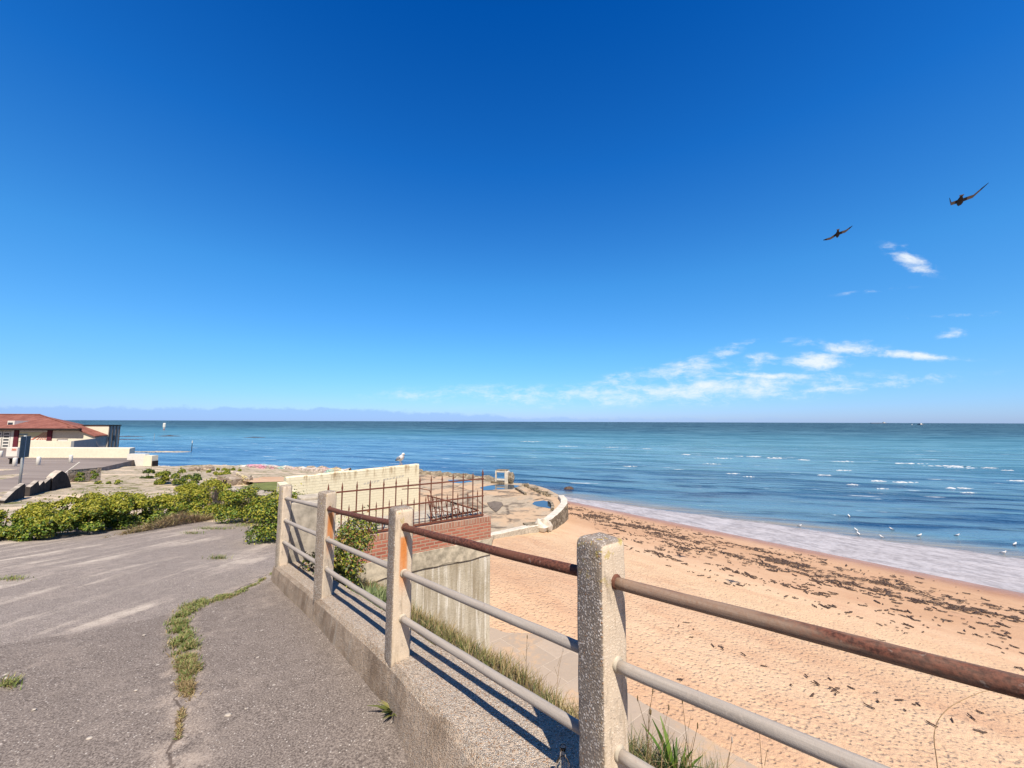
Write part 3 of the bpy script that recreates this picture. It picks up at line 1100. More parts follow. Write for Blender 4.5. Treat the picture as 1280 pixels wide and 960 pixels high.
WL, WR = at_y(358, 597, 11.9), at_y(524, 580, 15.0)          # ends of the cream wall's top
terr_poly = [(-2.9, 5.1), (-2.3, 5.6), (-2.7, 7.2), (-3.9, 8.25), (-4.6, 9.3), (WL.x + .1, WL.y + .1), (WR.x - .1, WR.y + .1), (-9, 30), (-13, 46), (-17, 50), (-24, 51.5), (-29, 50), (-32, 46), (-36, 42.5), (-40, 41.5), (-45, 44), (-95, 60), (-95, 5.2), (-14, 4.6), (-9, 5.2), (-5, 4.8)]
bmv = bmesh.new()
bmv.faces.new([bmv.verts.new((x, y, 0)) for x, y in terr_poly])
for axis, vals in (((1, 0, 0), np.concatenate([np.arange(-60, -20, 1.5), np.arange(-20, 0, .5)])), ((0, 1, 0), np.concatenate([np.arange(5, 20, .5), np.arange(20, 54, 1.5)]))):
    for v_ in vals:
        bmesh.ops.bisect_plane(bmv, geom=bmv.verts[:] + bmv.edges[:] + bmv.faces[:], plane_co=Vector(axis) * float(v_) + Vector((.007, .007, 0)), plane_no=axis)
bot = []
for v_ in bmv.verts:
    x, y = v_.co.x, v_.co.y
    k = min(max((y - 11) / 6, 0), 1)
    v_.co.z = CAMZ + terr(x, y) + k * (.22 * mnoise.noise(Vector((x * .25, y * .25, 2))) + .09 * mnoise.noise(Vector((x * .9, y * .9, 7))))
ed = [e for e in bmv.edges if len(e.link_faces) == 1]
r_ = bmesh.ops.extrude_edge_only(bmv, edges=ed)
for g in r_['geom']:
    if isinstance(g, bmesh.types.BMVert):
        g.co.z = -1.0
bmesh.ops.recalc_face_normals(bmv, faces=bmv.faces)
me = bpy.data.meshes.new('rough_terrace')
bmv.to_mesh(me)
bmv.free()
kind(link('rough_terrace', me, M['terrace'], smooth=False), 'structure')


def bank_z(u, n_):
    g = pave(fence_y(u))
    if n_ < .5:
        f = 0.02
    elif n_ < 1.15:
        f = .02 + .30 * ((n_ - .5) / .65) ** 1.5
    else:
        t = min((n_ - 1.15) / 4.2, 1)
        f = .32 + t * (-(-6.95) + g - .32)
    return CAMZ + g - f - (.07 if u < -5.0 else 0)


us = np.arange(-7.9, 24, .25)
nsv = np.concatenate([np.arange(.10, 1.4, .1), np.arange(1.4, 5.8, .4)])
V, Fq = [], []
for u in us:
    for n_ in nsv:
        p = UN(u, n_)
        V.append((p.x, p.y, bank_z(u, n_) + .035 * mnoise.noise(Vector((u * 2.2, n_ * 2.2, 0)))))
k = len(nsv)
for i in range(len(us) - 1):
    for j in range(k - 1):
        a = i * k + j
        Fq.append((a, a + k, a + k + 1, a + 1))
me = bpy.data.meshes.new('grass_bank')
me.from_pydata(V, [], Fq)
kind(link('grass_bank', me, M['soil'], smooth=True), 'structure')

# ------------------------------------------------------------------ kerb plinth under the fence
KH = .20                                                     # kerb height


def kerb_section(parent, A, B, fa, fb, width, ha, hb, mba=.02, mbb=.02, gap=.004):
    """Low concrete wall from A to B (ground points of the pavement face); fa, fb push that face out over the pavement."""
    d = (B - A).normalized()
    nn = Vector((-d.y, d.x, 0))
    if nn.dot(NS) < 0:
        nn = -nn
    mb = MB()
    N = 14
    prof = 9
    vs = []
    L = (B - A).length
    for i in range(N + 1):
        t = i / N
        q = A + d * (gap + (L - 2 * gap) * t)
        fo = fa + (fb - fa) * t
        h = ha + (hb - ha) * t
        g = pave(q.y) + CAMZ
        w = .008
        mbat = mba + (mbb - mba) * t
        j = lambda a: w * mnoise.noise(Vector((q.x * 5, q.y * 5, a * 3.1)))
        ring_ = [(-fo - mbat, -.25), (-fo - mbat + j(1), 0.0), (-fo - mbat * .5 + j(2), h * .5), (-fo + .004 + j(3), h - .03), (-fo + .03, h + j(4) * .6), (.10, h + .004), (width - .03, h + j(5) * .6), (width, h - .03), (width, -.35)]
        for a, z in ring_:
            p = q + nn * a
            vs.append((p.x, p.y, g + z))
    fs = []
    for i in range(N):
        for j2 in range(prof - 1):
            a = i * prof + j2
            fs.append((a, a + prof, a + prof + 1, a + 1))
    fs.append(tuple(range(prof)))
    fs.append(tuple(reversed(range(N * prof, (N + 1) * prof))))
    mb.add(vs, fs)
    return mb.build('plinth_section', M['kerb'], parent, smooth=False)


kerb = thing('kerb_wall', 'low pebbled concrete plinth running under the posts of the pipe railing', 'low wall')
P2, P3, P4 = POSTS[2], POSTS[1], POSTS[0]
kerb_section(kerb, P4 + (P4 - P3).normalized() * .16, P3, .010, .010, .34, .19, .195)
kerb_section(kerb, P3, P2, .010, .010, .34, .195, .24)
kerb_section(kerb, P2, P1, .012, .15, .36, .242, .36, .02, .17)
kerb_section(kerb, P1, P1 + U * 1.7, .15, .30, .36, .36, .50, .17, .30)

# ------------------------------------------------------------------ pipe railing on concrete posts
fence = thing('pipe_railing', 'weathered railing of concrete posts and rusty pipe rails beside the pavement', 'railing')
POST_TOP = [-.825, -.680, -.572, -.425, -.29]
KERB_TOP = [-1.80, -1.655, -1.512, -1.378, -1.24]
TURN = [8, 20, -6, -7, 0]
PMAT = [M['post_pale'], M['post_rust2'], M['post_rust'], M['post'], M['post']]
PBEV = [.034, .020, .016, .015, .015]


def post_mesh(h, bev, seed, w=.065):
    mb = MB()
    c = [(1, 1), (-1, 1), (-1, -1), (1, -1)]
    zs = [(-.10, 1.0), (0, 1.0)] + [(h * t / 46, 1.0) for t in range(1, 44)] + [(h - .030, .997), (h - .014, .965), (h - .004, .87), (h, .66)]
    ns_ = 20
    vs = []
    for z, s in zs:
        for k in range(4):
            cx, cy = c[k][0] * (w - bev), c[k][1] * (w - bev)
            for q in range(5):
                a = math.radians(k * 90 + q * 22.5)
                x, y = (cx + bev * math.cos(a)) * s, (cy + bev * math.sin(a)) * s
                j = .0022 * mnoise.noise(Vector((x * 30 + seed, y * 30, z * 14)))
                ch = mnoise.noise(Vector((k * 9 + seed, 2.0, z * 16))) + .5 * mnoise.noise(Vector((k * 9 + seed, 5.0, z * 45)))
                if 0 < q < 4 or ch > .55:
                    j -= .010 * max(ch - .28, 0)
                vs.append((x + j * math.cos(a), y + j * math.sin(a), z + (.006 * mnoise.noise(Vector((x * 25, y * 25, seed))) if z > h - .03 else 0)))
    fs = []
    for i in range(len(zs) - 1):
        for k in range(ns_):
            a, b_ = i * ns_ + k, i * ns_ + (k + 1) % ns_
            fs.append((a, b_, b_ + ns_, a + ns_))
    fs.append(tuple(range((len(zs) - 1) * ns_, len(zs) * ns_)))
    fs.append(tuple(reversed(range(ns_))))
    return mb.add(vs, fs)


post_ctr = []
for i, p in enumerate(POSTS):
    c = p + NS * .065 - U * .065
    base = KERB_TOP[i] + CAMZ - .006
    post_ctr.append(c)
    h = POST_TOP[i] - KERB_TOP[i] + .006
    o = post_mesh(h, PBEV[i], i * 5.0).build('post', PMAT[i], fence, smooth=True, loc=(c.x, c.y, base), rotz=-UA + R(TURN[i]))
    if i == 3:      # small bolt holes in the near post's pavement face
        cut = MB()
        for px, py, r_h in ((721.7, 803, .0042), (720.5, 813, .0042), (726, 828, .0046), (728, 860, .0042), (737, 877, .0046), (741, 911, .0062)):
            x = ((px - 717) / 35 - .5) * .118
            z = at_y(px, py, 1.475).z - base
            cut.tube([(x, -.09, z), (x, -.045, z)], r_h, 10)
        co = cut.build('hole_cutter', M['dark'])
        co.location, co.rotation_euler = o.location, o.rotation_euler
        md = o.modifiers.new('holes', 'BOOLEAN')
        md.operation, md.object, md.solver = 'DIFFERENCE', co, 'EXACT'
        bpy.context.view_layer.update()
        nm = bpy.data.meshes.new_from_object(o.evaluated_get(bpy.context.evaluated_depsgraph_get()))
        o.modifiers.clear()
        o.data = nm
        bpy.data.objects.remove(co)

RAIL_Z = [(-.985, -1.26, -1.525), (-.843, -1.125, -1.398), (-.695, -.986, -1.265), (-.570, -.848, -1.135), (-.439, -.687, -.985)]


def rail(A, B, r, mat, seed):
    d = B - A
    L = d.length
    mb = MB()
    N = 24
    pts = [(L * k / N, .004 * mnoise.noise(Vector((k * .22, seed, 0))), -.004 * math.sin(math.pi * k / N) + .003 * mnoise.noise(Vector((k * .25, seed, 5)))) for k in range(N + 1)]
    mb.tube(pts, r, 20)
    o = mb.build('rail', mat, fence, smooth=True, loc=A)
    o.rotation_mode = 'QUATERNION'
    o.rotation_quaternion = d.to_track_quat('X', 'Z')
    return o


for i in range(4):
    for k in range(3):
        A, B = post_ctr[i].copy(), post_ctr[i + 1].copy()
        d = (B - A).normalized()
        A.z, B.z = CAMZ + RAIL_Z[i][k], CAMZ + RAIL_Z[i + 1][k]
        A += d * .05
        B -= d * .05
        mt = M['greypipe']
        if k == 0 and i in (1, 2):
            mt = M['rusty']
        if k == 0 and i == 3:
            mt = M['halfrusty']
        rail(A, B, .0205, mt, i * 3 + k + .5)

def socket(i, k, mat):
    d = (post_ctr[i + 1] - post_ctr[i]).normalized() if i < 4 else U
    dd = Vector((d.x, d.y, (RAIL_Z[i + 1][k] - RAIL_Z[i][k]) / 1.65)).normalized()
    c = post_ctr[i].copy()
    c.z = CAMZ + RAIL_Z[i][k]
    MB().tube([c + dd * .058, c + dd * .068, c + dd * .074], [.0275, .0265, .0222], 16, wob=.07).build('socket', mat, fence, smooth=True)


for i in range(4):
    for k in range(3):
        socket(i, k, M['rusty'] if k == 0 and i > 0 else M['cement'])

# small clear bottle left on the plinth against the near post
bt = thing('glass_bottle', 'small clear glass bottle standing on the plinth against the nearest railing post', 'bottle', (.199, 1.650, CAMZ - 1.392))
mb = MB()
prof = [(.001, 0), (.026, .0), (.029, .006), (.029, .085), (.026, .100), (.016, .116), (.0115, .126), (.0105, .150), (.0125, .152), (.0125, .160), (.009, .160), (.008, .128), (.024, .098), (.0265, .084), (.0265, .008), (.001, .006)]
mb.lathe(prof, 24)
mb.build('bottle_body', M['bottle'], bt, smooth=True)

# ------------------------------------------------------------------ brick bastion with iron railing
BD = Vector((.81, .588, 0)).normalized()                      # along its front, left to right
BA = math.atan2(BD.y, BD.x)
B0 = Vector((-3.70, 8.225, 0))                                # front, left end (at the pier)
BLEN = 3.92
bast = thing('brick_bastion', 'red brick parapet on a streaked concrete retaining wall above the beach', 'wall', (B0.x, B0.y, CAMZ), BA)
mb = MB()
mb.box(0, BLEN, 0, 1.55, -2.96, -2.532)
mb.build('brick_parapet', M['brick'], bast)
MB().box(.003, BLEN - .004, .004, 1.54, -2.530, -2.416).build('brick_coping', M['soldier'], bast)
mb = MB()
xs_ = np.linspace(-.3, BLEN + .03, 15)
pr = [(x, -.012 + .010 * mnoise.noise(Vector((x * 3, 0, 0)))) for x in xs_] + [(BLEN + .03, 1.6), (-.3, 1.6)]
mb.prism(pr, lambda x, y: -3.36 + .07 * mnoise.noise(Vector((x * 1.7, 3, 0))) + .03 * mnoise.noise(Vector((x * 6, 3, 0))), -2.962)
mb.build('concrete_band', M['band'], bast, bevel=.012)
mb = MB()
mb.box(-1.5, BLEN, .02, 1.5, -7.6, -3.30)
mb.build('retaining_wall', M['streak'], bast)
mb = MB()
mb.box(.01, BLEN - .01, .36, 1.54, -2.418, -2.40)
mb.build('yard_floor', M['cement'], bast)
pier = thing('brick_pier', 'orange brick gate pier with cement cap behind the second railing post from the far end', 'pier', (B0.x, B0.y, CAMZ), BA)
MB().box(-.46, -.02, .0, .42, -3.4, -1.62).build('pier_shaft', M['brickpier'], pier)
MB().box(-.49, .01, -.03, .45, -1.62, -1.50).build('cap', M['cement'], pier, bevel=.02)
MB().tube([(.0, .1, -1.72), (.07, .1, -1.72)], .02, 8).build('hinge_bracket', M['iron'], pier)

iron = thing('iron_railing', 'rusty spiked iron railing standing on the red brick parapet', 'railing', (B0.x, B0.y, CAMZ), BA)
ZB, ZM, ZU, ZT = -2.375, -1.90, -1.465, -1.27


def bar_mb(x, y, z0, z1, r, spike):
    m = MB()
    j = random.uniform(-.006, .006)
    m.tube([(x, y, z0), (x + j, y, (z0 + z1) / 2), (x + j * 1.5, y, z1 - spike), (x + j * 1.5, y, z1 - spike * .93), (x + j * 1.7, y, z1)], [r, r, r, r * 1.5, r * .12], 8)
    return m


def rail_bar(m, A, B, w, h):
    A, B = Vector(A), Vector(B)
    d = (B - A).normalized()
    s = Vector((-d.y, d.x, 0)) * w / 2
    u_ = Vector((0, 0, h / 2))
    vs = [A - s - u_, A + s - u_, A + s + u_, A - s + u_, B - s - u_, B + s - u_, B + s + u_, B - s + u_]
    m.add(vs, [(0, 1, 2, 3), (7, 6, 5, 4), (0, 4, 5, 1), (1, 5, 6, 2), (2, 6, 7, 3), (3, 7, 4, 0)])
    return m


X0, X1 = .02, BLEN - .2
for z, w, h in ((ZB, .05, .035), (ZM, .042, .028), (ZU, .042, .028)):
    rail_bar(MB(), (X0, .10, z), (X1 + .03, .10, z), w, h).build('rail', M['iron'], iron)
NB = 14
for k in range(NB):
    x = X0 + (X1 - X0) * k / (NB - 1)
    bar_mb(x, .10, ZB - .05, ZT + random.uniform(-.012, .012) + (.05 if k == NB - 1 else 0), .0145 if k < NB - 1 else .019, .14).build('spiked_bar', M['iron'], iron)
    if k < NB - 1:
        xm = x + (X1 - X0) / (NB - 1) / 2
        bar_mb(xm, .10, ZB, ZM + .16 + random.uniform(-.015, .015), .0115, .12).build('short_spike', M['iron'], iron)
# rusted mesh panel collapsed against the back of the railing
pan = thing('collapsed_gate', 'collapsed rusty iron gate lying bent behind the right end of the spiked railing', 'gate', (B0.x, B0.y, CAMZ), BA)
a_, b_, c_, d_ = Vector((2.45, .34, -2.38)), Vector((2.5, .75, -1.86)), Vector((3.72, .28, -2.30)), Vector((3.6, .62, -2.36))
f_ = MB()
f_.tube([a_, b_, (3.0, .55, -2.03), c_], .020, 6)
f_.tube([a_, (3.0, .42, -2.37), c_], .020, 6)
f_.build('gate_frame', M['iron'], pan)
g_ = MB()
for k in range(13):
    t = k / 12
    lo = a_.lerp(c_, t)
    hi = b_.lerp(c_, t) + Vector((0, 0, -.03 * math.sin(math.pi * t)))
    g_.tube([lo, hi + Vector((.02 * (k % 3), 0, 0))], .011, 5)
for k in range(4):
    g_.tube([a_.lerp(b_, k / 4 + .1), c_.lerp(d_, k / 4) + Vector((-.3 * k, 0, 0))], .008, 5)
g_.build('gate_bars', M['iron'], pan)
h_ = MB()
h_.tube([(3.12 + .10 * math.cos(t), .40 + .03 * math.sin(t), -2.28 + .08 * math.sin(t)) for t in np.linspace(0, 2 * math.pi, 15)], .014, 6, cap=False)
h_.build('scroll', M['iron'], pan)
bent = thing('bent_iron_bar', 'thin rusty bar standing bent above the collapsed gate behind the spiked railing', 'bar', (B0.x, B0.y, CAMZ), BA)
MB().tube([(2.62, .72, -2.41), (2.62, .72, -1.95), (2.55, .74, -1.74), (2.25, .78, -1.66), (1.85, .80, -1.65)], .011, 6).build('bent_rod', M['iron'], bent)

# return wall that meets the far post of the pipe railing
rw_c = POSTS[0]
rw = thing('end_wall', 'short pale concrete wall abutting the last post of the pipe railing', 'wall', (rw_c.x, rw_c.y, CAMZ), -UA + R(8))
mb = MB()
mb.prism([(-.20, .136), (-.008, .136), (-.008, .72), (-.20, .72)], -3.0, lambda x, y: -1.06 - .10 * (y - .13) + .02 * mnoise.noise(Vector((x * 9, y * 9, 0))))
mb.build('end_wall_slab', M['cement'], rw, bevel=.015)

# ------------------------------------------------------------------ cream painted yard wall
cw_d = Vector((WR.x - WL.x, WR.y - WL.y, 0))
cwl = cw_d.length
cw = thing('cream_wall', 'tall cream painted block wall with brown drip stains and a gull on top', 'wall', (WL.x, WL.y, CAMZ - 3.55), math.atan2(cw_d.y, cw_d.x))
mb = MB()
nx_ = 40
top = []
zL, zR = WL.z - CAMZ + 3.55, WR.z - CAMZ + 3.55
vs, fs = [], []
for i in range(nx_ + 1):
    x = cwl * i / nx_
    zt = zL + (zR - zL) * i / nx_ + .018 * mnoise.noise(Vector((x * 2.2, 0, 0)))
    vs += [(x, 0, -1.5), (x, 0, zt - .025), (x, .03, zt), (x, .21, zt), (x, .24, zt - .025), (x, .24, -1.5)]
for i in range(nx_):
    for j in range(5):
        a = i * 6 + j
        fs.append((a, a + 6, a + 7, a + 1))
fs.append((0, 1, 2, 3, 4, 5))
fs.append(tuple(reversed([nx_ * 6 + q for q in range(6)])))
mb.add(vs, fs)
mb.build('painted_wall', M['cream'], cw)
M['fadedink'] = plain('faded_lettering', (.36, .35, .36), .9, .4, 60, .05, .1)
# faint painted lettering, too worn to read: broken strokes
lt = MB()
for k in range(13):
    if k in (5,):
        continue
    x = 2.35 + k * .115
    for q in range(3):
        lt.box(x + q * .03, x + q * .03 + .013, -.004, .002, 1.44 + .012 * q + .01 * k, 1.50 + .008 * ((k + q) % 3) + .01 * k)
lt.build('worn_lettering', M['fadedink'], cw)
CR = at_y(389, 611, 9.35)
rt_d = Vector((CR.x - WL.x, CR.y - WL.y, 0))
rt = thing('cream_return_wall', 'lower cream painted wall running back from the tall wall to the brick pier', 'wall', (WL.x, WL.y, CAMZ - 3.55), math.atan2(rt_d.y, rt_d.x))
L2 = rt_d.length - .05
MB().prism([(.05, -.24), (L2, -.24), (L2, -.02), (.05, -.02)], -1.0, lambda x, y: zL - .10 - .03 * x).build('painted_wall', M['cream'], rt, bevel=.015)

# ------------------------------------------------------------------ birds
def gull_parts(mb, s=1.0, head_yaw=0.0):
    """Standing gull facing +x; one continuous body, wings, tail, legs. Materials: 0 white 1 grey 2 dark 3 beak."""
    B = [(-.20, .175, .028), (-.13, .205, .062), (-.06, .232, .088), (.02, .268, .096), (.07, .310, .078), (.095, .350, .054), (.108, .380, .046), (.125, .405, .048), (.155, .412, .037), (.178, .405, .016)]
    mb.tube([(x * s, 0, z * s) for x, z, r in B], [r * s for x, z, r in B], 14, 0)
    for sd in (-1, 1):
        M3 = Matrix.Rotation(R(-16), 3, 'Y') @ Matrix.Rotation(R(sd * 6), 3, 'Z')
        mb.ellipsoid((-.06 * s, sd * .070 * s, .250 * s), (.165 * s, .026 * s, .062 * s), 12, 8, 1, M3)
        mb.ellipsoid((-.245 * s, sd * .030 * s, .175 * s), (.085 * s, .012 * s, .020 * s), 8, 6, 2, M3)
        mb.ellipsoid((.158 * s, sd * .032 * s, .420 * s), (.007 * s, .004 * s, .007 * s), 6, 4, 2)
        mb.tube([(.01 * s, sd * .035 * s, .17 * s), (.015 * s, sd * .035 * s, .09 * s), (0, sd * .035 * s, .008 * s)], .0075 * s, 6, 3)
        mb.tube([(-.01 * s, sd * .035 * s, .006 * s), (.05 * s, sd * .045 * s, .005 * s)], [.010 * s, .014 * s], 6, 3)
    mb.tube([(.172 * s, 0, .404 * s), (.212 * s, 0, .397 * s), (.227 * s, 0, .386 * s)], [.011 * s, .008 * s, .003 * s], 6, 3)
    mb.tube([(-.17 * s, 0, .188 * s), (-.27 * s, 0, .155 * s)], [.03 * s, .022 * s], 8, 0)
    return mb


GM = [M['gull_white'], M['gull_grey'], M['bird_dark'], M['beak']]
gp = at_y(506, 579, 14.85)
tdir = (gp.x - WL.x) / cw_d.x
gz = WL.z + (WR.z - WL.z) * tdir
gull = gull_parts(MB()).build('seagull', GM, smooth=True, loc=(WL.x + cw_d.x * tdir - cw_d.y / cwl * .12, WL.y + cw_d.y * tdir + .10, gz + .005), rotz=R(-40))
tag(gull, 'white gull standing on top of the cream painted wall', 'gull')
ORD = ['first', 'second', 'third', 'fourth', 'fifth', 'sixth', 'seventh', 'eighth', 'ninth', 'tenth', 'eleventh']
small = gull_parts(MB(), .66).build('seagull', GM, smooth=True)
spots = [(1000, 657), (1061, 643.5), (1070, 662), (1073, 667), (1102, 671), (1114, 660), (1150, 669), (1197, 668), (1255, 691), (1269, 679)]
for i, (px, py) in enumerate(spots):
    o = small if i == 0 else small.copy()
    if i:
        COL.objects.link(o)
    p = at_z(px, py + 2.2, -CAMZ)
    o.location = (p.x, p.y, -.035 if i not in (1, 5, 7, 9) else -.09)
    o.rotation_euler = (0, 0, random.uniform(0, 6.28))
    tag(o, 'small white gull in the shallows at the beach edge, %s from the left' % ORD[i], 'gull', 'gulls along the water edge')


def flying_bird(name, label, centre, span, left_tip, left_mid, right_mid, right_tip, yaw, pitch=0.0, blob=1.0):
    """Bird seen from behind and below: body along y, wings as thick tapering blades through given elbow and tip offsets."""
    mb = MB()
    s = span
    B = [(-.30, -.01, .010), (-.22, 0, .035), (-.10, 0, .060), (.02, .0, .068), (.12, .005, .055), (.18, .02, .036), (.225, .032, .034), (.26, .03, .018), (.285, .024, .004)]
    mb.tube([(0, y * s, z * s) for y, z, r in B], [r * s * blob for y, z, r in B], 12, 0)
    mb.add([(-.018 * s, -.20 * s, -.002 * s), (.018 * s, -.20 * s, -.002 * s), (.05 * s, -.36 * s, 0), (-.05 * s, -.36 * s, 0), (-.018 * s, -.20 * s, .008 * s), (.018 * s, -.20 * s, .008 * s), (.05 * s, -.36 * s, .004 * s), (-.05 * s, -.36 * s, .004 * s)],
           [(3, 2, 1, 0), (4, 5, 6, 7), (0, 1, 5, 4), (1, 2, 6, 5), (2, 3, 7, 6), (3, 0, 4, 7)], 1)
    for sd, mid, tip in ((-1, left_mid, left_tip), (1, right_mid, right_tip)):
        secs = [(Vector((sd * .03, 0, .02)), .10, -.11, .012), (Vector((mid[0] * .55, .02, mid[1] * .55 + .01)), .10, -.10, .010), (Vector((mid[0], .03, mid[1])), .105, -.08, .007),
                (Vector(((mid[0] + tip[0]) / 2, .0, (mid[1] + tip[1]) / 2 + .004)), .07, -.075, .005), (Vector((tip[0], -.06, tip[1])), .02, -.03, .002)]
        vs = []
        for c, fr, bk, th in secs:
            vs += [(c.x * s, (c.y + fr) * s, c.z * s), (c.x * s, c.y * s, (c.z + th) * s), (c.x * s, (c.y + bk) * s, (c.z - .004) * s), (c.x * s, c.y * s, (c.z - th) * s)]
        for i in range(4):
            mi = 1 if i in (1, 2) else 0
            fs = []
            for k in range(4):
                a, b_ = i * 4 + k, i * 4 + (k + 1) % 4
                fs.append((a, b_, b_ + 4, a + 4) if sd > 0 else (b_, a, a + 4, b_ + 4))
            k0 = len(mb.v)
            if i == 0:
                base = k0
                mb.v += [tuple(v_) for v_ in vs]
            mb.f += [tuple(q + base for q in f) for f in fs]
            mb.mi += [mi] * 4
    o = mb.build(name, [M['bird_dark'], M['bird_pale']], smooth=False, loc=centre, rotz=yaw)
    o.rotation_euler.x = pitch
    return tag(o, label, 'bird', 'dark birds gliding over the sea')


flying_bird('gliding_bird', 'larger dark bird gliding high over the sea with one raised wing', at_y(1200, 252, 11.0), 1.0, (-.20, .17), (-.17, .025), (.26, .09), (.56, .33), R(-42), R(-8))
flying_bird('gliding_bird', 'smaller dark bird with straight tilted wings gliding below the larger one', at_y(1047, 293, 14.5), 1.0, (-.44, -.15), (-.22, -.08), (.24, .09), (.44, .19), R(-36), R(-10), .9)

# ------------------------------------------------------------------ the beach hall and the car park
HYb = 67.0
gl = CAMZ - 4.72                                               # ground by the hall
q0, q1 = at_y(-200, 550, HYb), at_y(118, 550, HYb)
HX0, HX1 = q0.x, q1.x
hall = thing('beach_hall', 'low cream seaside hall with red tiled hip roof and maroon pilasters', 'building', (HX1, HYb, gl), 0)
HW = HX1 - HX0


def bx(px):
    return at_y(px, 545, HYb).x - HX1


EZ = at_y(60, 535.5, HYb).z - gl                               # eaves height above ground
RZ = at_y(40, 518.6, HYb + 7).z - gl
BK = 14.0
MB().prism([(-HW, .05), (bx(96), .05), (bx(96) - BK * .9, BK), (-HW, BK)], -.8, EZ).build('wall', M['cream_render'], hall)
# wall of the lower wing, dropping to the right
mb = MB()
mb.prism([(bx(96) + .003, .055), (0, .055), (0, 2.0), (bx(96) + .003, 2.0)], -.8, lambda x, y: EZ - .30 - 1.0 * (x - bx(96)) / (-bx(96)))
mb.build('wing_wall', M['cream_render'], hall)
MB().box(.003, .06, .10, 1.96, -.8, EZ - 1.12).build('wing_side_shade_sheet', M['cream_side'], hall)  # thin grey sheet, shade painted onto the wing's side
MB().tube([(-HW, -.86, EZ - .20), (bx(104), -.86, EZ - .20)], .06, 6).build('gutter', M['dark'], hall)
mb = MB()
xr0, xr1, xrr = -HW - .8, bx(105), at_y(50, 517, HYb + 7).x - HX1
e0, yb = -.7, BK + .6
vs = [(xr0, e0, EZ), (xr1, e0, EZ), (xr1 - yb * .92, yb, EZ), (xr0, yb, EZ), (xr0, 7, RZ), (xrr, 7, RZ)]
mb.add(vs, [(0, 1, 5, 4), (1, 2, 5), (2, 3, 4, 5), (3, 2, 1, 0)])
roof = mb.build('roof', M['tiles'], hall)
MB().box(xr0, xr1 + .05, e0 - .14, e0 - .01, EZ - .32, EZ + .02).build('fascia', M['dark'], roof)
MB().tube([(xr0, 7, RZ + .05), (xrr, 7, RZ + .05)], .14, 8).build('ridge_tiles', M['tiles'], roof)
MB().tube([(xrr, 7, RZ + .04), (xr1, e0, EZ + .06)], .12, 8).build('hip_tiles', M['tiles'], roof)
mb = MB()                                                     # lean-to roof of the wing
mb.prism([(bx(84), -.25), (.3, -.25), (.3, 1.9), (bx(84), 1.9)], lambda x, y: EZ - .22 - 1.02 * (x - bx(96)) / (-bx(96)) + .05 * y, lambda x, y: EZ - .08 - 1.02 * (x - bx(96)) / (-bx(96)) + .05 * y)
mb.build('lean_to_roof', M['tiles'], hall)
for a, b_ in ((18, 23.5), (59.5, 65)):
    MB().box(bx(a), bx(b_), -.12, .048, -.3, EZ - .18).build('pilaster', M['maroon'], hall)
mp = MB().box(0, bx(59) - bx(24), 0, .05, 0, 1.5).build('mural', M['mural'], hall, loc=(bx(24), -.02, EZ - 2.15))
MB().box(bx(24), bx(59), -.03, .045, EZ - .55, EZ - .32).build('sign_board', M['white'], hall)
gd = MB().box(bx(73), bx(85), -.015, .046, -.3, 1.55).build('garage_door', M['white'], hall)
MB().box(bx(72), bx(73.2), -.07, .045, -.3, 1.62).box(bx(73.2), bx(85), -.07, .045, 1.552, 1.66).build('door_frame', M['cream_side'], gd)
for a, b_ in ((-8, 3), (4, 13.5), (-40, -28), (-70, -55)):
    w_ = MB().box(bx(a), bx(b_), -.04, .044, -.2, EZ - .55).build('window', M['glass'], hall)
    k = MB()
    k.box(bx(a), bx(a) + .18, -.08, -.042, -.2, EZ - .55).box(bx(b_) - .18, bx(b_), -.08, -.042, -.2, EZ - .55)
    for z in np.arange(.05, EZ - .6, .5):
        k.box(bx(a) + .18, bx(b_) - .18, -.075, -.042, z, z + .22)
    k.build('window_frame', M['white'], w_)
MB().box(bx(14.2), bx(17.8), -.10, .046, -.3, EZ - .35).build('white_post', M['white'], hall)
dm = MB().box(bx(-4), bx(5), 1.2, 3.4, EZ + .25, EZ + 1.25).build('roof_box', M['white'], hall)
MB().box(bx(-3), bx(3), 1.17, 1.198, EZ + .55, EZ + .95).build('pane', M['glass'], dm)

annex = thing('flat_roof_annex', 'flat roofed annex with shaded grey side and dark drainpipes behind the red roofed hall', 'building', (HX1, HYb + 2.05, gl), 0)
x0a, x1a = -5.0, .12
AZ = at_y(135, 532.2, HYb + 2.5).z - gl
MB().box(x0a, x1a, .0, 2.0, -1.5, AZ).build('wall', M['cream_render'], annex)
MB().box(x1a + .003, x1a + .05, .02, 1.98, -1.5, AZ - .01).build('shaded_side_sheet', M['cream_side'], annex)  # grey sheet carrying the painted shade of the annex side
MB().box(x0a - .1, x1a + .15, -.10, 2.1, AZ + .002, AZ + .16).build('flat_roof', M['dark'], annex)
for y in (.15, .7, 1.3, 1.9):
    MB().tube([(x1a + .10, y, -1.4), (x1a + .10, y, AZ - .02)], .045, 6).build('drainpipe', M['dark'], annex)
MB().box(x1a + .052, x1a + .08, .85, 1.15, 1.2, 2.1).build('window', M['glass'], annex)

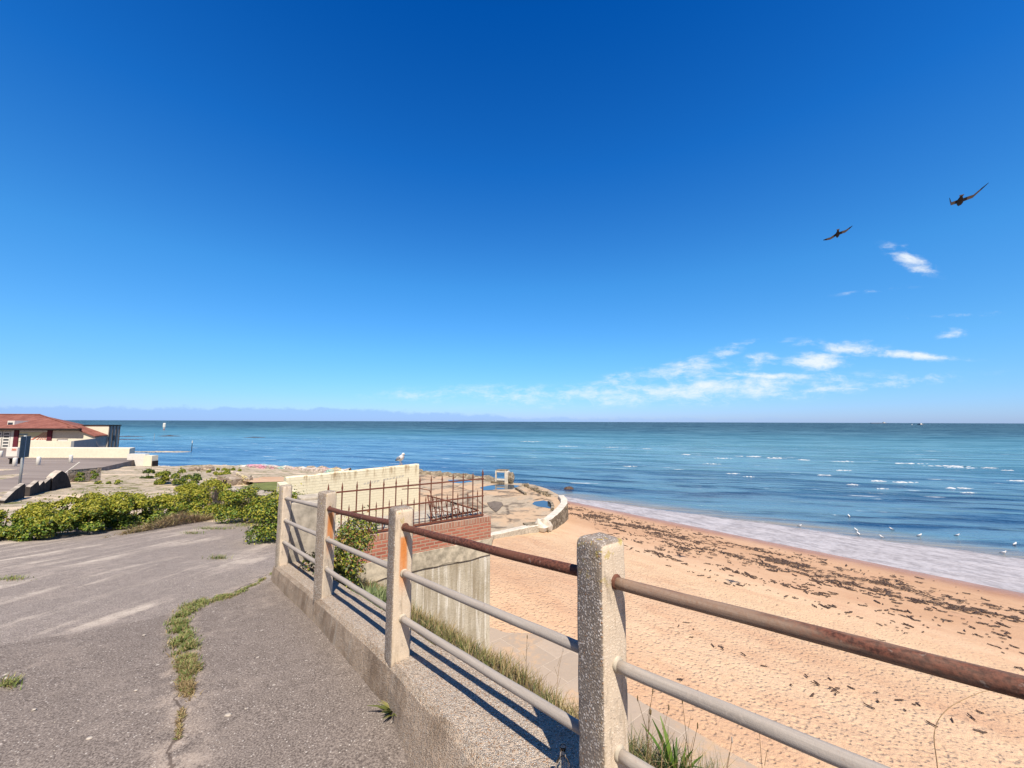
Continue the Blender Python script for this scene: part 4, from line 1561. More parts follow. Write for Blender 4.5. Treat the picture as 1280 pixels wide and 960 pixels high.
tw = thing('terrace_wall', 'cream terrace wall with a shaded end in front of the red roofed hall', 'wall', (0, 0, 0))
t0, t1 = at_y(28, 560, 57), at_y(88, 561, 57)
MB().prism([(t0.x, 57), (t1.x, 57), (t1.x, 57.4), (t0.x, 57.4)], t1.z - .8, lambda x, y: at_y(88, 551.5, 57).z).build('terrace_wall_front', M['cream_render'], tw)
t2 = at_y(119, 548, 66.8)
mb = MB()
za, zb = at_y(88, 551.6, 57).z, t2.z
mb.add([(t1.x, 57, t1.z - 1), (t2.x + .2, 66.8, t1.z - 1), (t2.x + .2, 66.8, zb), (t1.x, 57, za), (t1.x - .4, 57.41, t1.z - 1), (t2.x - .3, 66.8, t1.z - 1), (t2.x - .3, 66.8, zb), (t1.x - .4, 57.41, za)],
       [(0, 1, 2, 3), (7, 6, 5, 4), (3, 2, 6, 7), (0, 3, 7, 4), (1, 5, 6, 2), (0, 4, 5, 1)])
mb.build('ramp_wall', M['cream_side'], tw)

lw = thing('boundary_wall', 'long low cream wall along the back of the car park', 'wall', (0, 0, 0))
a0, a1 = at_y(24, 571, 43), at_y(161, 572, 43)
zt_ = at_y(90, 560.3, 43).z
mb = MB()
mb.prism([(a0.x, 43), (a1.x, 43), (a1.x - .9, 44.6), (a0.x, 44.6)], a0.z - .8, zt_)
mb.build('boundary_wall_body', M['cream_render'], lw)
sw_ = thing('stepped_block_wall', 'white stepped end wall at the seaward corner of the car park', 'wall', (0, 0, 0))
b0, b1, b2 = at_y(158, 582, 40), at_y(180, 582, 40), at_y(190, 584, 40)
mb = MB()
mb.prism([(b0.x, 40), (b1.x, 40), (b1.x, 40.5), (b0.x, 40.5)], b0.z - .8, lambda x, y: at_y(170, 567.5, 40).z)
mb.build('block_wall', M['white'], sw_)
MB().box(b1.x + .003, b2.x, 39.9, 40.6, b2.z - 1.0, at_y(185, 569.5, 40).z).build('end_pillar', M['cream_render'], sw_)
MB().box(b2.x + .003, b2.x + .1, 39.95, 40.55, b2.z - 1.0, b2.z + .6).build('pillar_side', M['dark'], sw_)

cab = thing('utility_box', 'white utility box daubed with orange paint at the car park edge', 'box', at_y(15, 567, 41))
MB().box(-.62, .50, 0, .5, -.3, .62).build('cabinet', M['white'], cab, bevel=.02)
ob = MB()
for k in range(5):
    ob.tube([(-.05 + k * .09, -.012, .28), (.0 + k * .09, -.012, .52 - .04 * (k % 2)), (.06 + k * .09, -.012, .33)], .022, 5)
ob.build('spray_paint', M['orange'], cab)

# bollards
b_xy = [(1, 571.5), (47.5, 581.5), (88, 578.5), (18, 583), (30, 570)]
b_lab = ['white bollard cut by the left edge of the photo', 'white bollard standing alone between sign post and broken wall', 'white bollard close in front of the long low cream wall', 'white bollard just left of the sign post', 'white bollard right of the orange daubed utility box']
bm0 = MB()
bm0.lathe([(.13, -.2), (.13, .62), (.115, .66), (.06, .685), (.005, .69)], 14)
bol = bm0.build('bollard', M['white'], smooth=True)
for i, (px, py) in enumerate(b_xy):
    o = bol if i == 0 else bol.copy()
    if i:
        COL.objects.link(o)
    o.location = on_fn(px, py, carp, 35)
    tag(o, b_lab[i], 'bollard', 'white bollards in the car park')

sp = on_fn(24.5, 606, carp, 25)
sign = thing('sign_post', 'grey steel post carrying a narrow dark sign at the car park edge', 'sign', sp, 0)
sc_ = sp.y / F
MB().tube([(0, 0, -.5), (0, 0, 60 * sc_)], .055, 10).build('pole', M['steel'], sign, smooth=True)
mb = MB()
mb.box(-.30, .30, -.05, -.02, 33 * sc_, 59 * sc_)
mb.build('sign_panel', M['signblue'], sign, bevel=.01, rotz=R(108))
bench = thing('low_bench', 'small dark topped bench beside the sign post', 'bench', on_fn(18, 580, carp, 35))
MB().box(-.48, .30, -.1, .25, .42, .50).build('seat', M['dark'], bench)
for xx in (-.38, .2):
    MB().box(xx - .03, xx + .03, -.05, .2, -.05, .42).build('leg', M['dark'], bench)
st = thing('leaning_pole', 'thin pale pole leaning over the broken wall', 'pole', on_fn(80, 592, carp, 24))
MB().tube([(-.35, 0, -.3), (.62, .3, .70)], .035, 6).build('pole_shaft', M['white'], st)


# broken slab wall: jagged leaning pieces in shade
def slab_piece(name, label, px0, px1, prof, Y0, Y1, th=.13, base=None):
    """prof: list of (t, top pixel y); the run goes from (px0, Y0) to (px1, Y1)."""
    mb = MB()
    vs = []
    N = len(prof)
    for t, py in prof:
        px = px0 + (px1 - px0) * t
        Y = Y0 + (Y1 - Y0) * t
        p = at_y(px, py, Y)
        g = CAMZ + terr(p.x, Y) - .3
        j = .05 * mnoise.noise(Vector((px * .3, Y, 0)))
        vs += [(p.x, p.y, g), (p.x + j, p.y, p.z), (p.x - th, p.y - .05, p.z + .03), (p.x - th - .05, p.y - .05, g)]
    fs = []
    for i in range(N - 1):
        for k in range(4):
            a, b_ = i * 4 + k, i * 4 + (k + 1) % 4
            fs.append((a, a + 4, b_ + 4, b_))
    fs.append((3, 2, 1, 0))
    fs.append(tuple((N - 1) * 4 + k for k in range(4)))
    mb.add(vs, fs)
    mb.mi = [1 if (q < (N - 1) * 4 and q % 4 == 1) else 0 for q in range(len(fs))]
    o = mb.build(name, [M['shadewall'], M['brokenwall']], None)
    tag(o, label, 'broken wall', 'broken slab walls behind the hedge')


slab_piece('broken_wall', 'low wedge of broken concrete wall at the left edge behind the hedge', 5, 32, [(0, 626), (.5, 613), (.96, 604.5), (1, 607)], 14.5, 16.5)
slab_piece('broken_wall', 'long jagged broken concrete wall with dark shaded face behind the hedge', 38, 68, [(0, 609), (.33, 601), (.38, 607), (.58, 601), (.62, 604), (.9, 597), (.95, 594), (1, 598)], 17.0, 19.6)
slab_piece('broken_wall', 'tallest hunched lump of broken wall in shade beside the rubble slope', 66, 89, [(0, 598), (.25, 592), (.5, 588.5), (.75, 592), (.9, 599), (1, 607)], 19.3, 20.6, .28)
rub = thing('stone_stump_wall', 'short ruined stone wall end with weeds beyond the broken concrete wall', 'ruined wall', (0, 0, 0))
p0, p1 = on_fn(84, 602, terr, 25), on_fn(113, 600, terr, 25)
MB().prism([(p0.x, p0.y), (p1.x, p1.y), (p1.x + .1, p1.y + .5), (p0.x, p0.y + .5)], p0.z - .5, lambda x, y: p0.z + .62 + .08 * mnoise.noise(Vector((x * 2, y, 0)))).build('stone_wall', M['rubble'], rub)

# ivy covered rubble wall on the seaward side of the hedge
rw2 = thing('rubble_wall', 'old rubble wall with flat coping half hidden behind the hedge', 'wall', (0, 0, 0))
wp = [(240, 606, 14.6), (262, 609, 13.7), (285, 613, 12.8), (310, 617, 11.9), (330, 620.5, 11.2), (349, 624, 10.6)]
pts = [at_y(*w) for w in wp]
mb = MB()
cp = MB()
for i in range(len(pts) - 1):
    a, b_ = pts[i], pts[i + 1]
    dd = (b_ - a).normalized()
    nn = Vector((-dd.y, dd.x, 0)) * .4
    for m_, z0, z1, ex in ((mb, -1.4, -.06, 0), (cp, -.055, .03, .03)):
        e_ = Vector((nn.x, nn.y, 0)).normalized() * ex
        vs = [a - e_, b_ - e_, b_ + nn + e_, a + nn + e_]
        vs = [(v_.x, v_.y, (a.z if k in (0, 3) else b_.z) + z0) for k, v_ in enumerate(vs)] + [(v_.x, v_.y, (a.z if k in (0, 3) else b_.z) + z1) for k, v_ in enumerate(vs)]
        m_.add(vs, [(3, 2, 1, 0), (4, 5, 6, 7), (0, 1, 5, 4), (2, 3, 7, 6)] + ([(3, 0, 4, 7)] if i == 0 else []) + ([(1, 2, 6, 5)] if i == len(pts) - 2 else []))
mb.build('rubble_face', M['rubble'], rw2)
cp.build('coping', M['brokenwall'], rw2)
kb = thing('ruined_bunker', 'small ruined concrete hut with dark opening beyond the rubble wall', 'hut', on_fn(282, 606, terr, 16), R(-20))
mb = MB()
mb.prism([(-.75, 0), (.55, 0), (.62, 1.2), (-.8, 1.25)], -.5, lambda x, y: .42 + .10 * mnoise.noise(Vector((x * 3, y * 3, 0))) - .10 * x)
mb.build('hut_wall', M['rubble'], kb)
MB().box(-.22, .10, -.02, .1, -.3, .27).build('opening_shade_block', M['dark'], kb)  # dark block painted in for the shade inside the opening
gs = thing('leaning_slab', 'tilted concrete slab with pink graffiti lying past the ruined hut', 'slab', on_fn(301, 605, terr, 18), R(-32))
gso = MB().box(-.9, .8, -.10, .10, -.1, .55).build('slab_body', M['graffiti'], gs, bevel=.02)
gso.rotation_euler.y = R(12)
# turf patch and sandy patch beyond
for nm_, pl, mt in (('turf_patch', [(300, 610), (318, 604), (345, 602), (362, 603), (362, 611), (345, 613), (318, 612)], M['lawn_soil']), ('sand_patch', [(300, 600.5), (330, 596), (362, 596), (366, 601.5), (345, 602), (318, 603)], M['sand'])):
    mb = MB()
    q = [on_fn(x, y, lambda a, b: terr(a, b) + .22, 18) for x, y in pl]
    mb.add(q, [tuple(range(len(q)))])
    kind(mb.build(nm_, mt), 'structure')

# sea wall with graffiti at the coast, made of rough stone
gwall = thing('graffiti_sea_wall', 'rough stone sea wall covered in pastel graffiti at the water', 'wall', (0, 0, 0))
wl_px = [(192, 581.5, 43), (215, 583, 43), (240, 585, 45), (256, 584.5, 47), (275, 582.8, 49), (300, 581, 50.5), (330, 580.5, 51.5), (355, 582.5, 51), (385, 584.5, 50), (415, 585.5, 49.5), (440, 586, 49)]
mb = MB()
vs = []
N = 0
for i in range(len(wl_px) - 1):
    for t in np.linspace(0, 1, 9)[:-1]:
        a, b_ = Vector(wl_px[i]), Vector(wl_px[i + 1])
        w = a.lerp(b_, t)
        p = at_y(w.x, w.y, w.z)
        j = .16 * mnoise.noise(Vector((p.x * .9, 0, 3))) + .10 * mnoise.noise(Vector((p.x * 2.7, 0, 3)))
        vs += [(p.x, p.y - .5 + j, p.z - 1.5), (p.x, p.y - .3 + j, p.z - .15 + j), (p.x, p.y + .2, p.z + j), (p.x, p.y + .6, p.z - .1 + j * .6), (p.x, p.y + 1.3, -1.0)]
        N += 1
fs = [(i * 5 + k, i * 5 + k + 5, i * 5 + k + 6, i * 5 + k + 1) for i in range(N - 1) for k in range(4)]
mb.add(vs, fs)
mb.build('stone_face', M['graffiti'], gwall)

# boulders along the foot of it
for i, (px, py, r_) in enumerate(((258, 588, .75), (388, 587.5, .8), (402, 588.5, .9), (243, 588, .5), (420, 588, .7))):
    p = on_fn(px, py, terr, 44)
    o = MB().rock((0, 0, .1), (r_, r_ * .7, r_ * .55), seed=i + 3).build('boulder', M['rubble'], loc=p)
    tag(o, ['grey boulder at the left end of the graffiti sea wall', 'pale boulder at the foot of the graffiti sea wall', 'largest boulder below the right part of the graffiti sea wall', 'small boulder beyond the green bank by the sea', 'boulder behind the cream wall near the graffiti sea wall'][i], 'boulder', 'boulders by the sea wall')

# ------------------------------------------------------------------ curved parapet round the lower promenade, ruin and stumps
par = thing('curved_sea_wall', 'curved white topped sea wall round the end of the broken promenade', 'wall', (0, 0, 0))


def parapet(pxs, name, mat, th, zbot, zoff, parent, n=8):
    base = [at_z(x, y, PZ) for x, y in pxs]
    P = []
    for i in range(len(base) - 1):
        for t in np.linspace(0, 1, n, endpoint=False):
            P.append(base[i].lerp(base[i + 1], t))
    P.append(base[-1])
    vs, fs = [], []
    for i, p in enumerate(P):
        d = (P[min(i + 1, len(P) - 1)] - P[max(i - 1, 0)]).normalized()
        nn = Vector((d.y, -d.x, 0))
        j = .06 * mnoise.noise(Vector((i * .35, 1, 0)))
        zt = p.z + zoff + j
        vs += [(*(p + nn * (.10)).xy, zbot), (*(p + nn * .02).xy, zt - .03), (*(p - nn * .02).xy, zt), (*(p - nn * (th - .03)).xy, zt), (*(p - nn * th).xy, zt - .04), (*(p - nn * th).xy, p.z - .2)]
    for i in range(len(P) - 1):
        for k in range(5):
            a = i * 6 + k
            fs.append((a, a + 6, a + 7, a + 1))
    m_ = MB().add(vs, fs)
    m_.mi = [1 if q % 5 in (0,) else 0 for q in range(len(fs))]
    m_.build(name, mat, parent)


parapet([(684, 657), (695, 649), (704, 640), (709, 633), (709, 628), (705, 623)], 'curved_parapet', [M['ruin'], M['ruinstone']], .55, .4, .28, par)
parapet([(604, 672.5), (617, 669.5), (640, 664.5), (662, 659.5), (673, 657.5)], 'straight_parapet', [M['ruin'], M['cement']], .5, .4, .06, par)
blk = thing('tumbled_block', 'white broken concrete block in the gap of the curved sea wall', 'block', at_z(678, 660, PZ - .15))
MB().rock((0, .3, .05), (.62, .5, .55), seed=9, rough=.5).build('block_body', M['ruin'], blk)
dr = thing('drain_opening', 'stone framed drain opening under the curved sea wall', 'drain', at_z(665, 664.5, PZ - .45), R(20))
MB().box(-.5, -.26, -.3, .3, -.6, .35).box(.26, .5, -.3, .3, -.6, .35).box(-.55, .55, -.33, .3, .352, .55).build('stone_frame', M['ruinstone'], dr)
MB().box(-.258, .258, -.05, .3, -.6, .35).build('drain_shade_fill', M['dark'], dr)  # dark fill stands in for the shade inside the drain

ru = thing('ruined_shelter', 'white concrete frame and stone stump of a ruined shelter at the water', 'ruin', at_z(628, 604.5, PZ), R(-12))
s_ = 39.0 / F
fr = MB()
fr.box(-11 * s_, -9 * s_, 0, .3, 2 * s_, 18 * s_)
fr.box(-9 * s_, 3 * s_, .01, .29, 15.5 * s_, 18 * s_)
fr.box(-9 * s_, 3 * s_, .01, .29, 4 * s_, 6.4 * s_)
fr.prism([(3 * s_, -.02), (8 * s_, -.02), (8.5 * s_, .9), (3 * s_, .9)], 0, lambda x, y: 18 * s_ - .25 * (x - 3 * s_))
fr.build('concrete_frame', M['ruin'], ru, bevel=.04)
MB().prism([(-17 * s_, -.1), (3 * s_, -.3), (3 * s_, .8), (-17 * s_, .8)], -.4, lambda x, y: 2.2 * s_ - .06 * x).build('tilted_base', M['ruinstone'], ru)
MB().rock((11.5 * s_, .5, 6 * s_), (4.2 * s_, .6, 9.5 * s_), seed=4, seg=14, rings=10, rough=.45).build('stone_stump', M['ruinstone'], ru)
MB().prism([(-10 * s_, .02), (6 * s_, .0), (6 * s_, 1.6), (-10 * s_, 1.5)], 17.9 * s_, lambda x, y: 19.2 * s_ - .06 * y).build('roof_slab', M['ruinstone'], ru)

stumps = thing('wall_stumps', 'row of dark stump remains along the seaward edge of the broken promenade', 'ruined wall', (0, 0, 0))
mb = MB()
for k in range(9):
    t = k / 8
    p = at_z(655 + 31 * t, 607 + 13.5 * t, PZ)
    mb.box(p.x - .22, p.x + .2, p.y - .18, p.y + .18, p.z - .2, p.z + .22 + .14 * (k % 3 == 1))
for k in range(8):
    p, q = at_z(655 + 31 * k / 8, 607 + 13.5 * k / 8, PZ), at_z(655 + 31 * (k + 1) / 8, 607 + 13.5 * (k + 1) / 8, PZ)
    rail_bar(mb, p + Vector((.12, .05, .07)), q + Vector((-.12, .05, .07)), .25, .14)
mb.build('stump_row', M['ruinstone'], stumps)
kb2 = thing('broken_kerb', 'dark broken kerb beside the rain puddle on the promenade', 'kerb', (0, 0, 0))
mb = MB()
for pr_ in ([(686, 627.5), (689.5, 629.5), (691, 633.5), (690.5, 637)], [(645, 610.5), (651, 614), (657, 617.5)], [(703, 628), (706, 631), (706.5, 635)]):
    q = [at_z(x, y, PZ + .1) for x, y in pr_]
    for a, b_ in zip(q, q[1:]):
        rail_bar(mb, a, b_, .22, .24)
mb.build('kerb_stones', M['ruinstone'], kb2)
slab = thing('dark_paving_slab', 'dark heart shaped slab of old paving on the promenade sand', 'slab', (0, 0, 0))
mb = MB()
q = [at_z(x, y, PZ + .02) for x, y in ((609, 628.5), (617, 627), (627, 628), (629, 631), (624, 637), (620, 640.5), (612, 634))]
mb.prism([(v_.x, v_.y) for v_ in q], CAMZ + PZ - .1, CAMZ + PZ + .05)
mb.build('slab_piece', M['dampslab'], slab)

# far edge of the platform: low crusted rock
edge = thing('promenade_edge', 'low crumbling stone edge of the broken promenade at the waterline', 'wall', (0, 0, 0))
mb = MB()
for k in range(34):
    t = k / 33
    p = at_z(505 + 112 * t, 589 + 11 * t + .8 * math.sin(k), PZ)
    mb.rock((p.x, p.y, p.z - .05), (.95, .7, .35 + .12 * math.sin(k * 1.7)), seed=k, seg=8, rings=5)
mb.build('crusted_stone', M['ruinstone'], edge)

# ------------------------------------------------------------------ out at sea
mk = thing('sea_beacon', 'white beacon box on a post standing in the sea', 'beacon', at_z(205, 537.5, -CAMZ))
bs = mk.location.y / F
MB().tube([(0, 0, -2), (0, 0, 3 * bs)], .5 * bs, 8).build('beacon_post', M['orange'], mk)
MB().lathe([(1.1 * bs, 2 * bs), (1.1 * bs, 3.4 * bs), (1.5 * bs, 3.6 * bs), (1.5 * bs, 8 * bs), (1.0 * bs, 8.6 * bs)], 10).build('beacon_box', M['white'], mk)
mp_ = thing('marker_pole', 'thin dark marker pole with pale top in the calm bay', 'pole', at_z(239.5, 563.5, -CAMZ))
bs = mp_.location.y / F
MB().tube([(0, 0, -1), (0, 0, 9.5 * bs)], .35 * bs, 6).build('pole_shaft', M['dark'], mp_)
MB().tube([(0, 0, 9.4 * bs), (0, 0, 12.5 * bs)], .42 * bs, 6).build('pole_top', M['white'], mp_)
mp2 = thing('marker_pole', 'fainter marker pole left of the sea beacon', 'pole', at_z(192.5, 550, -CAMZ))
MB().tube([(0, 0, -1), (0, 0, 8 * mp2.location.y / F)], .22 * mp2.location.y / F, 6).build('pole_shaft', M['steel'], mp2)


def reef(label, px0, px1, py, hpx, seed, mat):
    mb = MB()
    for k in range(16):
        t = k / 15
        p = at_z(px0 + (px1 - px0) * t, py, -CAMZ)
        w = (px1 - px0) * p.y / F / 16
        hh = hpx * p.y / F * (.4 + .6 * abs(mnoise.noise(Vector((k * .6, seed, 0))) + .5)) * math.sin(math.pi * (t * .9 + .05))
        mb.rock((p.x, p.y, 0), (w * 1.1, w * .9 + 1.0, max(hh, .05)), seed=seed + k)
    tag(mb.build('reef', mat), label, 'reef')


reef('dark line of exposed rock left of the sea beacon', 140, 178, 545.6, .9, 2, M['weed'])
reef('short dark rock shelf below the sea beacon', 200, 223, 545.2, 1.3, 5, M['weed'])
reef('thin dark rock shelf far out to the right of the pole', 306, 330, 546.8, .8, 8, M['weed'])
reef('long flat sandbar beyond the white stepped wall', 168, 232, 564.8, .9, 11, M['terrace'])
reef('second faint line of rock beside the annex', 140, 176, 549.4, .5, 14, M['weed'])

sh = thing('tanker', 'long dark tanker on the horizon', 'ship', at_y(1098.5, 529.2, 6500) * 1.0)
sh.location.z = -1.5
w = 20 * 6500 / F
MB().prism([(-w / 2, -12), (w / 2 - 12, -12), (w / 2, 0), (w / 2 - 12, 12), (-w / 2, 12)], -5, 11).build('hull', M['ship_hazed'], sh)
MB().box(w / 2 - 62, w / 2 - 34, -10, 10, 11.01, 22).build('bridge', M['white'], sh)
MB().box(w / 2 - 54, w / 2 - 46, -3, 3, 22.01, 27).build('funnel', M['ship_hazed'], sh)
sv = thing('white_workboat', 'white workboat with dark hull just below the horizon', 'boat', at_z(1151, 531.3, -CAMZ) * 1.0)
k = .72 * sv.location.y / F
MB().prism([(-3.6 * k, -3 * k), (3 * k, -3 * k), (5.2 * k, 0), (3 * k, 3 * k), (-3.6 * k, 3 * k)], -.4 * k, 1.0 * k).build('hull', M['ship_hazed'], sv)
MB().box(-1.4 * k, 1.6 * k, -1 * k, 1 * k, 1.01 * k, 2.9 * k).build('cabin', M['white'], sv)
MB().box(-3.2 * k, -2.6 * k, -.2 * k, .2 * k, 1.01 * k, 2.8 * k).build('mast', M['dark'], sv)
sv2 = thing('buoy', 'small white buoy left of the workboat', 'buoy', at_z(1140, 531.2, -CAMZ))
MB().lathe([(.8 * k, -.3 * k), (.9 * k, .3 * k), (.35 * k, .6 * k), (.25 * k, 1.6 * k), (.02, 1.9 * k)], 8).build('buoy_body', M['white'], sv2)

# breaking crests on the bar: thin ridges of foam
fm = MB()
caps = [(1120, 1160, 579.5, 1.0), (1130, 1212, 582.4, 2.0), (1180, 1226, 584.8, 1.1), (1228, 1242, 585, 1.4), (1255, 1276, 601, 1.8), (908, 950, 570.5, 1.4), (960, 990, 572.5, .9), (1040, 1066, 577, .9), (848, 858, 568, 2.0), (996, 1008, 575, 1.2),
        (1090, 1104, 601.5, 1.6), (1118, 1146, 603, 2.3), (1184, 1212, 610.5, 2.4), (1200, 1218, 616, 1.3), (1024, 1040, 594, 1.4), (908, 920, 592, 1.2), (960, 985, 573, .9), (1060, 1070, 606, 1.8), (895, 915, 573, 1.1), (1250, 1268, 588, .9),
        (700, 722, 558, .9), (748, 768, 559, .8), (796, 812, 561, .9), (1098, 1110, 611, .9), (925, 938, 596, 1.0), (652, 680, 552, .8), (780, 792, 583, .8), (880, 900, 580, .8), (1040, 1060, 588, 1.0)]
for a, b_, py, hp in caps:
    N = 36
    vs, fs = [], []
    sk = random.uniform(.25, .75)
    a, b_ = a - 3, b_ + random.uniform(2, 8)
    for i in range(N + 1):
        t = i / N
        px = a + (b_ - a) * t
        tt = t ** (math.log(.5) / math.log(sk))
        env = math.sin(math.pi * min(max(tt, .02), .98)) ** .8
        rag = .5 + 1.3 * mnoise.noise(Vector((px * .55, py, 1))) + .7 * mnoise.noise(Vector((px * 1.7, py, 2)))
        env *= min(max(rag, .02), 1.25)
        p = at_z(px, py + (t - .5) * (b_ - a) * .02 + .5 * mnoise.noise(Vector((px * .16, py, 4))), -CAMZ)
        dep = .62 * hp * env * p.y * p.y / (F * CAMZ)
        h = .12 * env
        vs += [(p.x, p.y - dep * .5, -.02), (p.x, p.y - dep * .15, h * .8 - .012), (p.x, p.y + dep * .2, h - .012), (p.x, p.y + dep * .5, -.02)]
    for i in range(N):
        for k in range(3):
            q = i * 4 + k
            fs.append((q, q + 4, q + 5, q + 1))
    fm.add(vs, fs)
kind(fm.build('foam', M['foam'], smooth=True), 'stuff')

# ------------------------------------------------------------------ plants
def foliage(clumps, n, size, mix, up=.35, zmid=None, flat=.0):
    """Leaves spread over and through ellipsoid clumps. mix(h) gives the chance of each material at relative height h."""
    C = np.array([c for c, r in clumps])
    Rr = np.array([r for c, r in clumps])
    wgt = Rr[:, 0] * Rr[:, 2] + Rr[:, 1] * Rr[:, 2]
    k = rng.choice(len(C), n, p=wgt / wgt.sum())
    D = unit(rng.normal(size=(n, 3)))
    D[:, 2] = np.where(D[:, 2] < -.35, -D[:, 2], D[:, 2])
    rad = rng.uniform(.55, 1.08, n) ** .6
    P = C[k] + D * Rr[k] * rad[:, None]
    Nn = D + rng.normal(0, .55, (n, 3)) + np.array([0, 0, up])
    z0, z1 = P[:, 2].min(), P[:, 2].max()
    h = (P[:, 2] - z0) / (z1 - z0)
    s = rng.uniform(.6, 1.35, n) * size
    u = rng.uniform(0, 1, n)
    pr = np.array([mix(a) for a in h])
    mi = (u[:, None] > np.cumsum(pr, 1)).sum(1).clip(0, pr.shape[1] - 1)
    return P, Nn, s, mi


HM = [M['leaf_yellow'], M['leaf_green'], M['leaf_dark']]


def shrub(label, px, py_base, width_px, top_py, n, size, depth=.7, mats=HM, mix=None, group='shrubs of the hedge', base=None, nclump=16, name='shrub', fn=None, stems=5):
    b = base if base is not None else (on_pave(px, py_base) if fn is None else on_fn(px, py_base, fn, 15))
    sc = b.y / F
    w = width_px * sc / 2
    hgt = (py_base - top_py) * sc
    t = thing(name, label, 'shrub', b, 0, group)
    cl = []
    for i in range(nclump):
        x = random.uniform(-1, 1) * w * .85
        y = random.uniform(0, 1) * depth * 2
        env = max(.45, 1 - .45 * (x / w) ** 2)
        hh = hgt * env
        r = random.uniform(.16, .30) * max(hgt, .35)
        z = random.uniform(.18, 1.0) * (hh - r)
        if i % 3 == 0:
            z = hh - r
        if i % 3 == 1:
            z = random.uniform(.05, .35) * hh
            y = random.uniform(-.1, .25) * depth
        y = y * (.25 + .75 * z / hgt)
        cl.append(((x, y + r * .6, max(z, r * .4)), (r * random.uniform(1.0, 1.6), r * random.uniform(.9, 1.3), r * random.uniform(.8, 1.1))))
    mix = mix or (lambda h: (.14 + .72 * min(max((h - .30) * 2.2, 0), 1), .70 - .58 * min(max((h - .30) * 2.2, 0), 1), .16))
    n, size = int(n * 2.5), size * .64
    P, Nn, s, mi = foliage(cl, n, size, mix)
    P[:, 2] = np.maximum(P[:, 2], .015)
    # loose shoots that break the outline
    ns_ = n // 12
    kx = rng.integers(0, n, ns_)
    P[kx] += np.stack([rng.normal(0, .05, ns_), rng.normal(0, .05, ns_), np.abs(rng.normal(0, .09, ns_))], 1) * (hgt / .8)
    me = leaf_mesh('foliage', P, Nn, s, mi)
    link('foliage', me, mats, t)
    for i in range(min(stems, 3)):
        sm = MB()
        x = random.uniform(-.7, .7) * w
        y = random.uniform(.4, .9) * depth
        sm.tube([(x, y, -.1), (x + random.uniform(-.08, .08), y + .05, hgt * .4), (x + random.uniform(-.15, .15), y + .1, hgt * .75)], [.014, .010, .005], 5)
        sm.build('stem', M['stem'], t)
    return t


shrub('yellow flowering shrub cut by the left edge of the photo', -6, 677, 125, 639, 7000, .078, .75, nclump=44)
shrub('broad shrub with green lower leaves below the wedge of broken wall', 62, 670, 104, 628, 5200, .078, .8, nclump=26)
shrub('shrub topped with yellow flowers below the jagged broken wall', 122, 662, 82, 629, 4200, .08, .8, nclump=22)
shrub('dense dark hollowed shrub at the middle of the hedge', 168, 656, 76, 628, 3600, .08, .85, nclump=20)
shrub('tall yellow shrub above the bare mound at the pavement end', 214, 647, 78, 610, 4200, .088, .9, nclump=22)
shrub('pale thin shrub growing over the rubble wall', 262, 648, 64, 619, 2400, .085, .5, nclump=14, mix=lambda h: (.55, .35, .10))
shrub('rounded green shrub in front of the rubble wall coping', 300, 655, 66, 614, 3400, .078, .55, nclump=18, mix=lambda h: (.22 + .4 * h, .63 - .4 * h, .15))
shrub('leafy shrub pressed against the last post of the pipe railing', 327, 680, 44, 628, 2800, .066, .55, nclump=16, mix=lambda h: (.18 + .35 * h, .62 - .35 * h, .2))
shrub('low bright weed tuft at the left foot of the hedge', 34, 676, 46, 662, 520, .06, .15, nclump=6, mix=lambda h: (.6, .4, 0), stems=2)
shrub('low spreading shrub behind the broken wall stump', 99, 602, 28, 591, 700, .13, .5, nclump=7, fn=terr, group='shrubs on the rough ground', mix=lambda h: (.25, .5, .25), stems=2)
shrub('small dark upright bush near the white stepped wall', 181, 600, 13, 587, 500, .15, .4, nclump=6, fn=terr, group='shrubs on the rough ground', mix=lambda h: (.05, .45, .5), stems=2)
shrub('long low bush on the rough ground right of the dark upright bush', 205, 606, 46, 590, 1500, .13, .8, nclump=12, fn=terr, group='shrubs on the rough ground', mix=lambda h: (.45, .4, .15), stems=3)
shrub('round dark bush overlapping the tallest yellow shrub', 232, 607, 26, 591, 900, .13, .5, nclump=8, fn=terr, group='shrubs on the rough ground', mix=lambda h: (.08, .5, .42), stems=2)
shrub('bright green low bank of leaves beside the graffiti sea wall', 272, 594.5, 38, 586.5, 1300, .19, 1.2, nclump=12, fn=terr, group='shrubs on the rough ground', mix=lambda h: (.6, .4, 0), stems=2)
shrub('sparse weeds on the pale rubble slope', 130, 606, 40, 601, 420, .10, .4, nclump=8, fn=terr, group='shrubs on the rough ground', mix=lambda h: (.5, .4, .1), stems=2)

# ivy like bush behind the second post, and the leafy clump on the bank
bp = UN(-3.92, .42)
IV = [M['leaf_yellow'], M['leaf_green'], M['leaf_dark'], M['leaf_rust']]
shrub('climbing bush with reddish leaves behind the rusty upper rail', 434, 735, 22, 658, 2000, .052, .35, mats=IV, mix=lambda h: (.22, .33, .20, .25), group='plants on the bank', base=Vector((bp.x, bp.y, bank_z(-3.92, .42))), nclump=16)
bp = UN(-4.3, .30)
shrub('low reddish bramble in front of the short end wall', 378, 700, 12, 655, 500, .045, .15, mats=IV, mix=lambda h: (.1, .25, .35, .3), group='plants on the bank', base=Vector((bp.x, bp.y, bank_z(-4.3, .3))), nclump=7, stems=2)


